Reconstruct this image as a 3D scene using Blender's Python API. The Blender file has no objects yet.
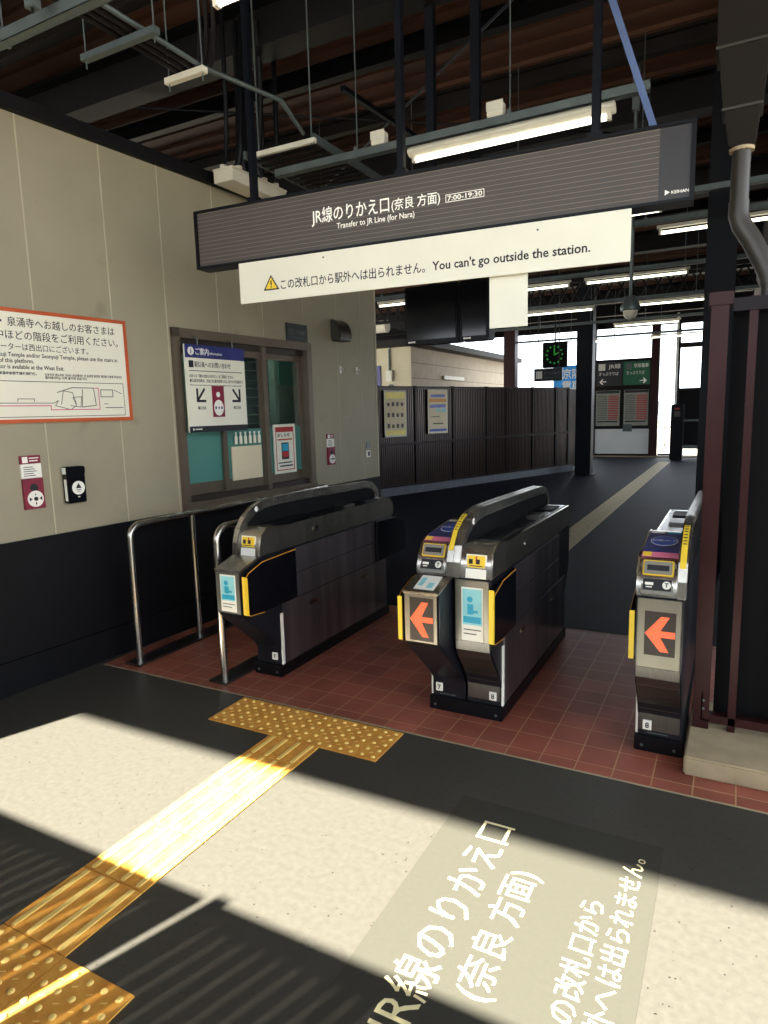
import bpy, bmesh, math, random
from mathutils import Vector, Matrix
random.seed(7)
S = bpy.context.scene
COL = S.collection
PI = math.pi

# ------------------------------------------------------------------ camera
CAM_H = 1.6
YAW, PITCH, ROLL = math.radians(28.1), math.radians(8.62), math.radians(-1.5)
_f = Vector((-math.sin(YAW)*math.cos(PITCH), math.cos(YAW)*math.cos(PITCH), -math.sin(PITCH)))
_r = Vector((math.cos(YAW), math.sin(YAW), 0)); _u = _r.cross(_f)
R_ = math.cos(ROLL)*_r + math.sin(ROLL)*_u; U_ = -math.sin(ROLL)*_r + math.cos(ROLL)*_u
cd = bpy.data.cameras.new('camera'); cam = bpy.data.objects.new('camera', cd); COL.objects.link(cam)
cd.sensor_fit = 'HORIZONTAL'; cd.sensor_width = 36.0; cd.lens = 36.0*660/768; cd.clip_end = 500; cd.clip_start = 0.02
cam.matrix_world = Matrix(((R_.x, U_.x, -_f.x, 0), (R_.y, U_.y, -_f.y, 0), (R_.z, U_.z, -_f.z, CAM_H), (0, 0, 0, 1)))
S.camera = cam

# ------------------------------------------------------------------ world, sun, exposure
SUN_AZ = Vector((0.32, 0.947, 0)).normalized(); SUN_EL = math.radians(36.3)
w = bpy.data.worlds.new('overcast_bright_sky'); S.world = w; w.use_nodes = True
bg = w.node_tree.nodes['Background']; bg.inputs[0].default_value = (0.86, 0.93, 1.0, 1); bg.inputs[1].default_value = 4.6
sd = bpy.data.lights.new('sun', 'SUN'); sun = bpy.data.objects.new('sun', sd); COL.objects.link(sun)
sd.energy = 92; sd.color = (1.0, 0.95, 0.80); sd.angle = math.radians(0.55)
_d = Vector((SUN_AZ.x*math.cos(SUN_EL), SUN_AZ.y*math.cos(SUN_EL), -math.sin(SUN_EL)))
sun.rotation_euler = _d.to_track_quat('-Z', 'Y').to_euler(); sun.location = (-6, -12, 9)
S.view_settings.view_transform = 'Standard'; S.view_settings.look = 'None'
S.view_settings.exposure = 0.0; S.view_settings.gamma = 1.0; S.view_settings.use_curve_mapping = False

# ------------------------------------------------------------------ materials
def lin(c):
    c = c/255.0
    return c/12.92 if c <= 0.04045 else ((c+0.055)/1.055)**2.4
def rgb(h): return (lin(int(h[0:2], 16)), lin(int(h[2:4], 16)), lin(int(h[4:6], 16)), 1)
def mat(name, col, rough=0.6, metal=0.0, var=0.12, scale=6.0, bump=0.0, emit=0.0, spec=0.5, stretch=None, col2=None):
    m = bpy.data.materials.new(name); m.use_nodes = True; nt = m.node_tree; n = nt.nodes; b = n['Principled BSDF']
    c = rgb(col)
    b.inputs['Roughness'].default_value = rough; b.inputs['Metallic'].default_value = metal
    b.inputs['Specular IOR Level'].default_value = spec
    tc = n.new('ShaderNodeTexCoord'); mp = n.new('ShaderNodeMapping'); nz = n.new('ShaderNodeTexNoise')
    nt.links.new(tc.outputs['Object'], mp.inputs[0]); nt.links.new(mp.outputs[0], nz.inputs['Vector'])
    if stretch: mp.inputs['Scale'].default_value = stretch
    nz.inputs['Scale'].default_value = scale; nz.inputs['Detail'].default_value = 5
    rp = n.new('ShaderNodeValToRGB'); rp.color_ramp.elements[0].position = 0.3; rp.color_ramp.elements[1].position = 0.7
    c2 = rgb(col2) if col2 else tuple(min(1, v*(1+var)) for v in c[:3])+(1,)
    rp.color_ramp.elements[0].color = tuple(v*(1-var) for v in c[:3])+(1,); rp.color_ramp.elements[1].color = c2
    nt.links.new(nz.outputs['Fac'], rp.inputs[0]); nt.links.new(rp.outputs[0], b.inputs['Base Color'])
    if bump:
        bp = n.new('ShaderNodeBump'); bp.inputs['Strength'].default_value = bump; bp.inputs['Distance'].default_value = 0.002
        nt.links.new(nz.outputs['Fac'], bp.inputs['Height']); nt.links.new(bp.outputs[0], b.inputs['Normal'])
    if emit:
        nt.links.new(rp.outputs[0], b.inputs['Emission Color']); b.inputs['Emission Strength'].default_value = emit
    return m

def floor_mat():
    m = mat('dark_terrazzo', '3f3d38', 0.45, 0, 0.1, 40, 0.15)
    nt = m.node_tree; n = nt.nodes; b = n['Principled BSDF']
    rp = [x for x in n if x.type == 'VALTORGB'][0]; mp = [x for x in n if x.type == 'MAPPING'][0]
    v = n.new('ShaderNodeTexVoronoi'); v.inputs['Scale'].default_value = 55; nt.links.new(mp.outputs[0], v.inputs['Vector'])
    n2 = n.new('ShaderNodeTexNoise'); n2.inputs['Scale'].default_value = 30; nt.links.new(mp.outputs[0], n2.inputs['Vector'])
    lt = n.new('ShaderNodeMath'); lt.operation = 'LESS_THAN'; lt.inputs[1].default_value = 0.17; nt.links.new(v.outputs['Distance'], lt.inputs[0])
    gt = n.new('ShaderNodeMath'); gt.operation = 'GREATER_THAN'; gt.inputs[1].default_value = 0.6; nt.links.new(n2.outputs['Fac'], gt.inputs[0])
    mu = n.new('ShaderNodeMath'); mu.operation = 'MULTIPLY'; nt.links.new(lt.outputs[0], mu.inputs[0]); nt.links.new(gt.outputs[0], mu.inputs[1])
    mx = n.new('ShaderNodeMixRGB'); nt.links.new(mu.outputs[0], mx.inputs[0]); nt.links.new(rp.outputs[0], mx.inputs[1]); mx.inputs[2].default_value = rgb('16120f')
    nt.links.new(mx.outputs[0], b.inputs['Base Color'])
    return m
def tile_mat():
    m = mat('brown_floor_tile', 'a05a4a', 0.4, 0, 0.25, 3.0, 0)
    nt = m.node_tree; n = nt.nodes; b = n['Principled BSDF']
    rp = [x for x in n if x.type == 'VALTORGB'][0]; tc = [x for x in n if x.type == 'TEX_COORD'][0]
    br = n.new('ShaderNodeTexBrick'); br.offset = 0; br.squash = 1
    br.inputs['Scale'].default_value = 1.0; br.inputs['Brick Width'].default_value = 0.16; br.inputs['Row Height'].default_value = 0.16
    br.inputs['Mortar Size'].default_value = 0.0028; br.inputs['Mortar Smooth'].default_value = 0.1; br.inputs['Mortar'].default_value = rgb('c09a72')
    br.inputs['Color1'].default_value = (1, 1, 1, 1); br.inputs['Color2'].default_value = (0.72, 0.7, 0.68, 1)
    mp = n.new('ShaderNodeMapping'); mp.inputs['Location'].default_value = (0.09, 0, 0)
    nt.links.new(tc.outputs['Object'], mp.inputs[0]); nt.links.new(mp.outputs[0], br.inputs['Vector'])
    mu = n.new('ShaderNodeMixRGB'); mu.blend_type = 'MULTIPLY'; mu.inputs[0].default_value = 1
    nt.links.new(rp.outputs[0], mu.inputs[1]); nt.links.new(br.outputs['Color'], mu.inputs[2])
    mx = n.new('ShaderNodeMixRGB'); nt.links.new(br.outputs['Fac'], mx.inputs[0]); nt.links.new(mu.outputs[0], mx.inputs[1]); mx.inputs[2].default_value = rgb('b58f6a')
    nt.links.new(mx.outputs[0], b.inputs['Base Color'])
    return m
def lined_mat(name, base, line, pitch, width, rough=0.4):
    """horizontal pinstripes in local z"""
    m = mat(name, base, rough, 0, 0.08, 4, 0)
    nt = m.node_tree; n = nt.nodes; b = n['Principled BSDF']
    rp = [x for x in n if x.type == 'VALTORGB'][0]; tc = [x for x in n if x.type == 'TEX_COORD'][0]
    sp = n.new('ShaderNodeSeparateXYZ'); nt.links.new(tc.outputs['Object'], sp.inputs[0])
    dv = n.new('ShaderNodeMath'); dv.operation = 'DIVIDE'; dv.inputs[1].default_value = pitch; nt.links.new(sp.outputs['Z'], dv.inputs[0])
    fr = n.new('ShaderNodeMath'); fr.operation = 'FRACT'; nt.links.new(dv.outputs[0], fr.inputs[0])
    lt = n.new('ShaderNodeMath'); lt.operation = 'LESS_THAN'; lt.inputs[1].default_value = width; nt.links.new(fr.outputs[0], lt.inputs[0])
    mx = n.new('ShaderNodeMixRGB'); nt.links.new(lt.outputs[0], mx.inputs[0]); nt.links.new(rp.outputs[0], mx.inputs[1]); mx.inputs[2].default_value = rgb(line)
    nt.links.new(mx.outputs[0], b.inputs['Base Color'])
    return m
def wall_mat():
    m = mat('beige_wall_panel', '968f79', 0.55, 0, 0.10, 1.3, 0.05)
    nt = m.node_tree; n = nt.nodes; b = n['Principled BSDF']
    rp = [x for x in n if x.type == 'VALTORGB'][0]; tc = [x for x in n if x.type == 'TEX_COORD'][0]
    nz = n.new('ShaderNodeTexNoise'); nz.inputs['Scale'].default_value = 5.5; nz.inputs['Detail'].default_value = 8; nt.links.new(tc.outputs['Object'], nz.inputs['Vector'])
    r2 = n.new('ShaderNodeValToRGB'); r2.color_ramp.elements[0].position = 0.62; r2.color_ramp.elements[1].position = 0.78
    r2.color_ramp.elements[0].color = (0, 0, 0, 1); r2.color_ramp.elements[1].color = (0.45, 0.45, 0.45, 1)
    nt.links.new(nz.outputs['Fac'], r2.inputs[0])
    mx = n.new('ShaderNodeMixRGB'); nt.links.new(r2.outputs[0], mx.inputs[0]); nt.links.new(rp.outputs[0], mx.inputs[1]); mx.inputs[2].default_value = rgb('6f664f')
    nt.links.new(mx.outputs[0], b.inputs['Base Color'])
    return m
M = {}
M['floor'] = floor_mat(); M['tile'] = tile_mat(); M['wall'] = wall_mat()
M['floor_far'] = mat('blue_black_hall_floor', '131726', 0.6, 0, 0.25, 2.0, 0.1, spec=0.12)
M['office_wall'] = mat('grey_green_office_wall', '6d857c', 0.8)
M['joint'] = mat('pale_panel_joint', 'b5ae96', 0.6)
M['dado'] = mat('black_dado', '07070c', 0.6, 0, 0.15, 5, spec=0.2)
M['black'] = mat('black_paint', '0a0b10', 0.4, 0, 0.15, 8, spec=0.2)
M['matte_black'] = mat('matte_black', '060609', 0.8, 0, 0.15, 8, spec=0.2)
M['navy_black'] = mat('navy_black_steel', '0b0e16', 0.45, 0.0, 0.2, 5, spec=0.2)
M['roof'] = mat('rusty_brown_roof_deck', '5c3d30', 0.75, 0, 0.3, 1.2, 0.2)
M['beam'] = mat('dark_roof_steel', '0e0d11', 0.6, 0.0, 0.25, 3, spec=0.2)
M['beam2'] = mat('grey_brown_roof_steel', '1c1918', 0.6, 0.0, 0.25, 3, spec=0.2)
M['galv'] = mat('galvanised_steel', '626c6c', 0.45, 0.5, 0.15, 9, 0.05)
M['blue_steel'] = mat('blue_grey_strut', '33466c', 0.4, 0.4, 0.15, 9)
M['steel'] = mat('stainless_sheen_streaks', 'b4b0a8', 0.27, 0.97, 0.30, 2.2, 0.03, stretch=(5, 5, 0.3))  # stretched noise paints upright reflection streaks into the steel colour
M['steel_side'] = mat('side_stainless_sheen_streaks', '8a8288', 0.28, 0.85, 0.45, 1.8, 0.03, stretch=(4, 4, 0.3))  # stronger painted reflection streaks for the side covers
M['steel_dark'] = mat('dark_brushed_stainless', '6a6865', 0.28, 0.9, 0.12, 14, 0.1, stretch=(12, 12, 0.5))
M['steel_pol'] = mat('polished_stainless', 'c8c2b4', 0.16, 1.0, 0.05, 10, 0.02)
M['gate_face'] = mat('pale_grey_metal_face', '74726a', 0.42, 0.75, 0.06, 6, 0.02)
M['gate_dark'] = mat('charcoal_metal_body', '20222a', 0.36, 0.4, 0.1, 6, 0.03)
M['plastic'] = mat('grey_reader_plastic', '8c8a83', 0.35, 0.3, 0.06, 8)
M['glossblack'] = mat('glossy_black_plastic', '0d0e14', 0.15, 0, 0.1, 6)
M['yellow'] = mat('yellow_tape', 'f0cc38', 0.5, 0, 0.04, 10)
M['orange_edge'] = mat('orange_edge', 'c98a2c', 0.5)
M['white'] = mat('white_label', 'ecebe2', 0.5, 0, 0.03, 10)
M['cream'] = mat('cream_board', 'e6e4d2', 0.5, 0, 0.03, 3)
M['paper'] = mat('beige_paper', 'ddd0b0', 0.7, 0, 0.05, 4)
M['ink'] = mat('black_ink', '14151c', 0.6, 0, 0.05)
M['greyink'] = mat('grey_print', '55534f', 0.6)
M['red'] = mat('red_print', 'b32a2c', 0.5)
M['maroon'] = mat('maroon_panel', '7c1632', 0.45)
M['orange'] = mat('orange_frame', 'b9501f', 0.5)
M['cyan'] = mat('cyan_print', '8fd0d8', 0.5)
M['cyan_dk'] = mat('teal_blue_print', '1f9fc0', 0.5)
M['pink'] = mat('pink_print', 'd0708c', 0.5)
M['navy'] = mat('navy_print', '262d6e', 0.4)
M['blue'] = mat('blue_print', '2a4fb4', 0.4)
M['arrow'] = mat('lit_orange_arrow', 'f0603a', 0.5, 0, 0.03, 5, emit=0.5)
M['arrow_bg'] = mat('dark_arrow_display', '1a0e0c', 0.5, 0, 0.1, 5)
M['brown'] = mat('brown_steel_post', '321819', 0.4, 0.1, 0.15, 5, spec=0.2)
M['brown_dk'] = mat('dark_brown_steel', '170e11', 0.42, 0.1, 0.15, 5, spec=0.2)
M['fence'] = mat('dark_brown_ribbed_sheet', '382a27', 0.3, 0.3, 0.2, 4)
M['window_fr'] = mat('bronze_window_frame', '6a5f52', 0.4, 0.35, 0.1, 6)
M['window_dk'] = mat('dark_bronze_frame', '3c342f', 0.4, 0.35, 0.1, 6)
M['film'] = mat('teal_window_film', '4f857c', 0.4, 0, 0.06, 60)
M['glass'] = mat('dark_clear_glass', '0f1416', 0.04, 0, 0.05)
M['concrete'] = mat('worn_concrete', 'a39376', 0.8, 0, 0.15, 9, 0.3)
M['curb'] = mat('grey_concrete_curb', '5c6068', 0.8, 0, 0.15, 9, 0.3)
M['tact'] = mat('orange_yellow_tactile', 'd89036', 0.55, 0, 0.12, 12, 0.2, col2='ecb050')
M['tact_bar'] = mat('pale_yellow_tactile_bar', 'f4d27a', 0.5, 0, 0.08, 12, 0.1)
M['tact_far'] = mat('worn_yellow_tactile', 'bdb08c', 0.6, 0, 0.15, 12)
M['decal'] = mat('thin_grey_floor_sheet', '36352f', 0.55, 0, 0.04, 60)
M['decal_ink'] = mat('pale_yellow_floor_lettering', 'efe3b0', 0.6, 0, 0.04, 30)
M['sign'] = lined_mat('brown_pinstripe_sign', '453f3b', '75695f', 0.0235, 0.12, 0.5)
M['sign_end'] = mat('dark_sign_end', '2b292b', 0.4)
M['lettering'] = mat('white_lettering', 'f4f2e8', 0.5, 0, 0.02, emit=0.12)
M['tube'] = mat('lit_tube', 'fffbe6', 0.4, 0, 0.0, emit=3.0)
M['lamp_body'] = mat('white_lamp_housing', 'd8d4c4', 0.5, 0, 0.06, 5)
M['pvc'] = mat('grey_drain_pipe', '35322d', 0.4, 0, 0.12, 4)
M['hopper'] = mat('brown_rain_hopper', '1c1713', 0.8, 0, 0.12, 4, spec=0.2)
M['siding'] = lined_mat('beige_siding', 'a89882', '5d5245', 0.42, 0.04, 0.7)
M['pale_wall'] = mat('pale_cream_wall', 'c9bfa2', 0.7, 0, 0.06, 2)
M['green_sign'] = mat('green_sign_face', '1f6a4a', 0.4)
M['dark_sign'] = mat('dark_sign_face', '22252c', 0.4)
M['blue_sign'] = mat('bright_blue_sign', '2c8fd8', 0.4, emit=0.3)
M['led'] = mat('green_clock_marks', '2c9a3a', 0.4, emit=0.3)
M['white_panel'] = mat('white_lower_panel', 'e6e8e4', 0.5, 0, 0.05, 2, emit=0.0)
M['map'] = mat('faded_timetable', '9a9c90', 0.6, 0, 0.1, 8)
M['ground'] = mat('ballast_ground', '6c675f', 0.9, 0, 0.2, 2, 0.4)
M['yellow_poster'] = mat('yellow_poster', 'e8d85a', 0.4)
M['hivis'] = mat('office_light_green', '7d9088', 0.6)

# ------------------------------------------------------------------ helpers
class MB:
    def __init__(s): s.v = []; s.f = []
    def quadhex(s, p):
        b = len(s.v); s.v += [tuple(q) for q in p]
        for f in ((0, 3, 2, 1), (4, 5, 6, 7), (0, 1, 5, 4), (1, 2, 6, 5), (2, 3, 7, 6), (3, 0, 4, 7)): s.f.append(tuple(b+i for i in f))
        return s
    def box(s, x0, x1, y0, y1, z0, z1):
        x0, x1 = sorted((x0, x1)); y0, y1 = sorted((y0, y1)); z0, z1 = sorted((z0, z1))
        return s.quadhex([(x0, y0, z0), (x1, y0, z0), (x1, y1, z0), (x0, y1, z0), (x0, y0, z1), (x1, y0, z1), (x1, y1, z1), (x0, y1, z1)])
    def prism(s, poly, x0, x1):
        """poly: list of (y, z); extruded along x"""
        x0, x1 = sorted((x0, x1)); n = len(poly); b = len(s.v)
        a = sum(poly[i][0]*poly[(i+1) % n][1]-poly[(i+1) % n][0]*poly[i][1] for i in range(n))
        if a < 0: poly = poly[::-1]
        s.v += [(x0, y, z) for y, z in poly] + [(x1, y, z) for y, z in poly]
        s.f.append(tuple(b+i for i in range(n-1, -1, -1))); s.f.append(tuple(b+n+i for i in range(n)))
        for i in range(n):
            j = (i+1) % n; s.f.append((b+i, b+j, b+n+j, b+n+i))
        return s
    def flat(s, poly, y0, y1):
        """poly: list of (x, z); extruded along y"""
        n = len(poly); b = len(s.v); y0, y1 = sorted((y0, y1))
        a = sum(poly[i][0]*poly[(i+1) % n][1]-poly[(i+1) % n][0]*poly[i][1] for i in range(n))
        if a < 0: poly = poly[::-1]
        s.v += [(x, y0, z) for x, z in poly] + [(x, y1, z) for x, z in poly]
        s.f.append(tuple(b+i for i in range(n))); s.f.append(tuple(b+n+i for i in range(n-1, -1, -1)))
        for i in range(n):
            j = (i+1) % n; s.f.append((b+j, b+i, b+n+i, b+n+j))
        return s
    def strip(s, path, th, x0, x1):
        """band following path of (y,z), thickness th to the right-hand (inner) side"""
        n = len(path); inn = []
        for i in range(n):
            a = Vector(path[max(i-1, 0)]); c = Vector(path[min(i+1, n-1)]); t = (c-a).normalized(); nn = Vector((t.y, -t.x))
            inn.append((path[i][0]+nn.x*th, path[i][1]+nn.y*th))
        for i in range(n-1):
            s.prism([path[i], path[i+1], inn[i+1], inn[i]], x0, x1)
        return s
    def tube(s, pts, r, seg=12, caps=True):
        pts = [Vector(p) for p in pts]; n = len(pts); rings = []
        rr = r if isinstance(r, (list, tuple)) else [r]*n
        prev = None
        for i in range(n):
            t = (pts[min(i+1, n-1)]-pts[max(i-1, 0)]).normalized()
            if prev is None:
                a = Vector((0, 0, 1)) if abs(t.z) < 0.9 else Vector((1, 0, 0)); u = t.cross(a).normalized()
            else: u = (prev-t*prev.dot(t)).normalized()
            prev = u; v = t.cross(u); b = len(s.v)
            for k in range(seg):
                an = 2*PI*k/seg; q = pts[i]+(u*math.cos(an)+v*math.sin(an))*rr[i]; s.v.append(tuple(q))
            rings.append(b)
        for i in range(n-1):
            for k in range(seg):
                k2 = (k+1) % seg; s.f.append((rings[i]+k, rings[i]+k2, rings[i+1]+k2, rings[i+1]+k))
        if caps:
            s.f.append(tuple(rings[0]+k for k in range(seg-1, -1, -1))); s.f.append(tuple(rings[-1]+k for k in range(seg)))
        return s
    def beam(s, a, b_, w_, h_):
        a = Vector(a); b_ = Vector(b_); t = (b_-a).normalized(); up = Vector((0, 0, 1)) if abs(t.z) < 0.9 else Vector((0, 1, 0))
        sd_ = t.cross(up).normalized()*w_/2; u = sd_.cross(t).normalized()*h_/2
        return s.quadhex([a-sd_-u, a+sd_-u, b_+sd_-u, b_-sd_-u, a-sd_+u, a+sd_+u, b_+sd_+u, b_-sd_+u])
    def disc(s, c, r, y0, y1, seg=24, rz=None):
        return s.flat([(c[0]+r*math.cos(2*PI*k/seg), c[1]+(rz or r)*math.sin(2*PI*k/seg)) for k in range(seg)], y0, y1)
def obj(name, mb, m, parent=None, bevel=0.0, smooth=False, label=None, seg=2):
    me = bpy.data.meshes.new(name); me.from_pydata(mb.v, [], mb.f); me.update()
    o = bpy.data.objects.new(name, me); COL.objects.link(o); me.materials.append(m if not isinstance(m, str) else M[m])
    bm = bmesh.new(); bm.from_mesh(me); bmesh.ops.recalc_face_normals(bm, faces=bm.faces)
    if bevel:
        es = [e for e in bm.edges if len(e.link_faces) == 2 and e.calc_face_angle(0) > 0.35]
        bmesh.ops.bevel(bm, geom=es, offset=bevel, segments=seg, affect='EDGES', clamp_overlap=True)
    bm.to_mesh(me); bm.free()
    if smooth:
        for p in me.polygons: p.use_smooth = True
        me.set_sharp_from_angle(angle=math.radians(38))
    if parent: o.parent = parent
    if label: o['label'] = label
    return o
def text(name, body, size, m, org, parent=None, xd=(1, 0, 0), yd=(0, 0, 1), th=0.0006, bold=0.0, sx=1.0, align='LEFT', fit=None, label=None, lift=0.0006):
    """fit = wanted total width; the text is stretched to it"""
    c = bpy.data.curves.new(name, 'FONT'); c.body = body; c.size = size; c.offset = bold*size; c.extrude = th/2; c.align_x = align; c.resolution_u = 2
    t = bpy.data.objects.new(name, c); COL.objects.link(t)
    bpy.context.view_layer.update()
    me = bpy.data.meshes.new_from_object(t); bpy.data.objects.remove(t); bpy.data.curves.remove(c)
    if fit and len(me.vertices):
        xs = [v.co.x for v in me.vertices]; sx = fit/max(1e-6, max(xs)-min(xs)); x0 = min(xs) if align == 'LEFT' else 0
        for v in me.vertices: v.co.x -= x0
    X = Vector(xd).normalized(); Y = Vector(yd).normalized(); Z = X.cross(Y)
    o_ = Vector(org)+Z*lift
    for v in me.vertices:
        v.co = o_+X*(v.co.x*sx)+Y*v.co.y+Z*v.co.z
    me.name = name; me.materials.clear(); me.materials.append(M[m] if isinstance(m, str) else m)
    o = bpy.data.objects.new(name, me); COL.objects.link(o)
    if parent: o.parent = parent
    if label: o['label'] = label
    return o
def tag(o, label=None, cat=None, group=None, kind=None):
    if label: o['label'] = label
    if cat: o['category'] = cat
    if group: o['group'] = group
    if kind: o['kind'] = kind
    return o
def root(name, loc, label, cat, rot=0.0, group=None, xdir=None):
    o = bpy.data.objects.new(name, None); COL.objects.link(o); o.location = loc; o.empty_display_size = 0.1
    if xdir: rot = math.atan2(xdir[1], xdir[0])
    o.rotation_euler = (0, 0, rot)
    return tag(o, label, cat, group)
def struct(name, mb, m, parent=None, **k):
    o = obj(name, mb, m, parent, **k)
    if not parent: o['kind'] = 'structure'
    return o
def copy_tree(o, parent=None):
    c = o.copy(); COL.objects.link(c)
    if parent: c.parent = parent
    for ch in list(o.children): copy_tree(ch, c)
    return c
def place(o, loc=None, rot=None):
    if loc: o.location = loc
    if rot is not None: o.rotation_euler = (0, 0, rot)
    return o

# ------------------------------------------------------------------ large structure: floor, walls, roof
struct('floor', MB().box(-14, 4, -2.2, 2.8, -0.2, 0).box(-14, -3.62, 2.8, 4.72, -0.2, 0).box(1.6, 4, 2.8, 4.72, -0.2, 0), 'floor')
struct('floor.002', MB().box(-14, 4, 4.72, 23, -0.2, 0), 'floor_far')
struct('floor.001', MB().box(-3.62, 1.6, 2.8, 4.72, -0.2, 0.0), 'tile')
struct('trim_1', MB().box(-3.62, 1.6, 2.79, 2.802, -0.05, 0.0012).box(-3.62, 1.6, 4.715, 4.725, -0.05, 0.0012), 'concrete')
tag(obj('ground', MB().box(-80, 80, -80, 120, -1.3, -1.15), 'ground'), kind='structure')

WD = Vector((0.066, 0.998, 0)).normalized(); WROT = math.atan2(WD.y, WD.x)     # along the wall
WO = Vector((-3.7, 2.8, 0))
WU0, WU1 = -2.85, 3.6
# ticket office block: wall with an opening for the window
wx0, wx1, wz0, wz1 = 0.84, 2.42, 0.90, 2.225
wl = struct('wall_left', MB().box(WU0, wx0, 0, 0.15, 0.9, 3.33).box(wx1, WU1, 0, 0.15, 0.9, 3.33).box(wx0, wx1, 0, 0.15, wz1, 3.33)
            .box(WU0, WU0+0.15, 0.15, 6, 0, 3.33).box(WU1-0.15, WU1, 0.15, 6, 0, 3.33).box(WU0, WU1, 0.15, 6.0, 3.25, 3.33), 'wall')
place(wl, WO, WROT)
place(struct('baseboard_left', MB().box(WU0, WU1+0.004, -0.012, 0.15, 0, 0.9).box(WU0, WU1+0.004, -0.03, -0.012, 0, 0.2), 'dado'), WO, WROT)
jm = MB()
for u in (-2.6, -2.12, -1.64, -1.16, -0.68, -0.19, 0.345, 0.80, 1.31, 1.82, 2.36, 2.88, 3.3):
    z0 = 0.9 if not (wx0 < u < wx1) else wz1+0.03
    jm.box(u-0.004, u+0.004, -0.0025, 0.0, z0, 3.33)
place(struct('trim_2', jm, 'joint'), WO, WROT)
place(struct('trim_3', MB().box(WU0, WU1+0.05, -0.05, 0.15, 3.33, 3.41), 'beam'), WO, WROT)
place(struct('trim_4', MB().box(WU1-0.02, WU1+0.004, -0.006, 0.0, 0.9, 3.33), 'joint'), WO, WROT)

# roof
struct('ceiling', MB().box(-14, 4, -2.9, 22.3, 4.62, 4.75), 'roof')
def ribs():
    m = MB()
    y = -2.7
    while y < 22:
        m.box(-14, 4, y, y+0.10, 4.585, 4.62); y += 0.27
    return m
struct('ceiling.001', ribs(), 'roof')
struct('trim_5', MB().box(-14, 4, -2.95, -2.80, 4.0, 4.8).box(-14, 4, 22.2, 22.35, 4.0, 4.8), 'beam')
for i, (y, big) in enumerate([(-1.2, 0), (0.1, 1), (1.25, 0), (1.75, 0), (2.35, 1), (3.15, 0), (3.7, 0), (4.35, 1), (5.3, 0), (6.3, 0), (7.2, 1), (8.6, 0), (9.9, 1), (11.4, 0), (12.9, 1), (15.6, 1), (18.6, 1), (21.2, 1)]):
    m = MB(); h_ = 0.34 if big else 0.15; bw = 0.11 if big else 0.045
    m.box(-14, 4, y-0.006, y+0.006, 4.6-h_, 4.6).box(-14, 4, y-bw, y+bw, 4.6-h_-0.012, 4.6-h_).box(-14, 4, y-bw, y+bw, 4.56, 4.585)
    o = struct('ceiling_beam', m, 'beam' if i % 3 else 'beam2')
m = MB()
for x in (-9, 0.3, 3.0): m.box(x-0.08, x+0.08, -2.9, 22.2, 4.02, 4.25)
struct('ceiling_girder', m, 'beam')
# lattice truss far down the hall
m = MB(); m.box(-9, 0.2, 12.6, 12.66, 3.42, 3.48).box(-9, 0.2, 12.6, 12.66, 3.82, 3.88)
for i in range(46):
    x = -9+i*0.2; m.beam((x, 12.63, 3.45), (x+0.2, 12.63, 3.85), 0.02, 0.03).beam((x+0.2, 12.63, 3.45), (x, 12.63, 3.85), 0.02, 0.03)
struct('ceiling_truss', m, 'beam2')
# bracing rods crossing under the deck
m = MB(); cx, cy = -2.9, 5.75
for a, b in (((-4.6, 4.4, 4.2), (-1.2, 7.1, 4.2)), ((-4.6, 7.1, 4.2), (-1.2, 4.4, 4.2))): m.tube([a, b], 0.010, 8)
m.beam((-2.95, 5.0, 4.2), (-2.82, 6.6, 4.2), 0.04, 0.04)
struct('ceiling_brace', m, 'navy_black')
# added right-hand wall down the hall, closed and opened to set the side light
struct('wall_right', MB().box(0.75, 0.9, 4.4, 11.0, 0, 4.6).box(0.75, 0.9, 16.5, 20.5, 0, 4.6).box(0.75, 0.9, 11.0, 16.5, 2.9, 4.6).box(0.75, 0.9, 11.0, 16.5, 0, 0.9), 'dado')

# ------------------------------------------------------------------ ticket office window
FW = Vector((1, 0, 0))
wn = tag(root('window_1', WO, None, None, WROT), kind='structure')
m = MB()
m.box(wx0-0.02, wx0+0.05, -0.03, 0.10, wz0, wz1+0.02).box(wx1-0.05, wx1+0.02, -0.03, 0.10, wz0, wz1+0.02).box(wx0-0.02, wx1+0.02, -0.03, 0.10, wz1-0.05, wz1+0.02).box(wx0-0.02, wx1+0.02, -0.045, 0.10, wz0-0.02, wz0+0.06)
obj('window_frame', m, 'window_fr', wn, 0.004)
obj('window_track', MB().box(wx0+0.05, wx1-0.05, 0.0, 0.09, wz0+0.06, wz0+0.10).box(wx0+0.05, wx1-0.05, 0.02, 0.09, wz1-0.10, wz1-0.05), 'window_dk', wn, 0.003)
def sash(u0, u1, y, name='window_sash'):
    z0, z1 = wz0+0.10, wz1-0.10
    s_ = obj(name, MB().box(u0, u0+0.045, y, y+0.03, z0, z1).box(u1-0.045, u1, y, y+0.03, z0, z1).box(u0+0.045, u1-0.045, y, y+0.03, z0, z0+0.09).box(u0+0.045, u1-0.045, y, y+0.03, z1-0.05, z1), 'window_fr', wn, 0.003)
    obj('frosted_film', MB().box(u0+0.045, u1-0.045, y+0.008, y+0.014, z0+0.09, 1.49), 'film', s_)
    g_ = obj('glass_pane', MB().box(u0+0.045, u1-0.045, y+0.014, y+0.018, 1.47, z1-0.05), GL, s_)
    return s_
GL = bpy.data.materials.new('clear_window_glass'); GL.use_nodes = True
_n = GL.node_tree.nodes; _n.clear(); _o = _n.new('ShaderNodeOutputMaterial'); _mx = _n.new('ShaderNodeMixShader'); _t = _n.new('ShaderNodeBsdfTransparent'); _g = _n.new('ShaderNodeBsdfGlossy'); _fr = _n.new('ShaderNodeFresnel')
_t.inputs[0].default_value = (0.86, 0.92, 0.9, 1); _g.inputs['Roughness'].default_value = 0.02; _fr.inputs['IOR'].default_value = 1.9
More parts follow.
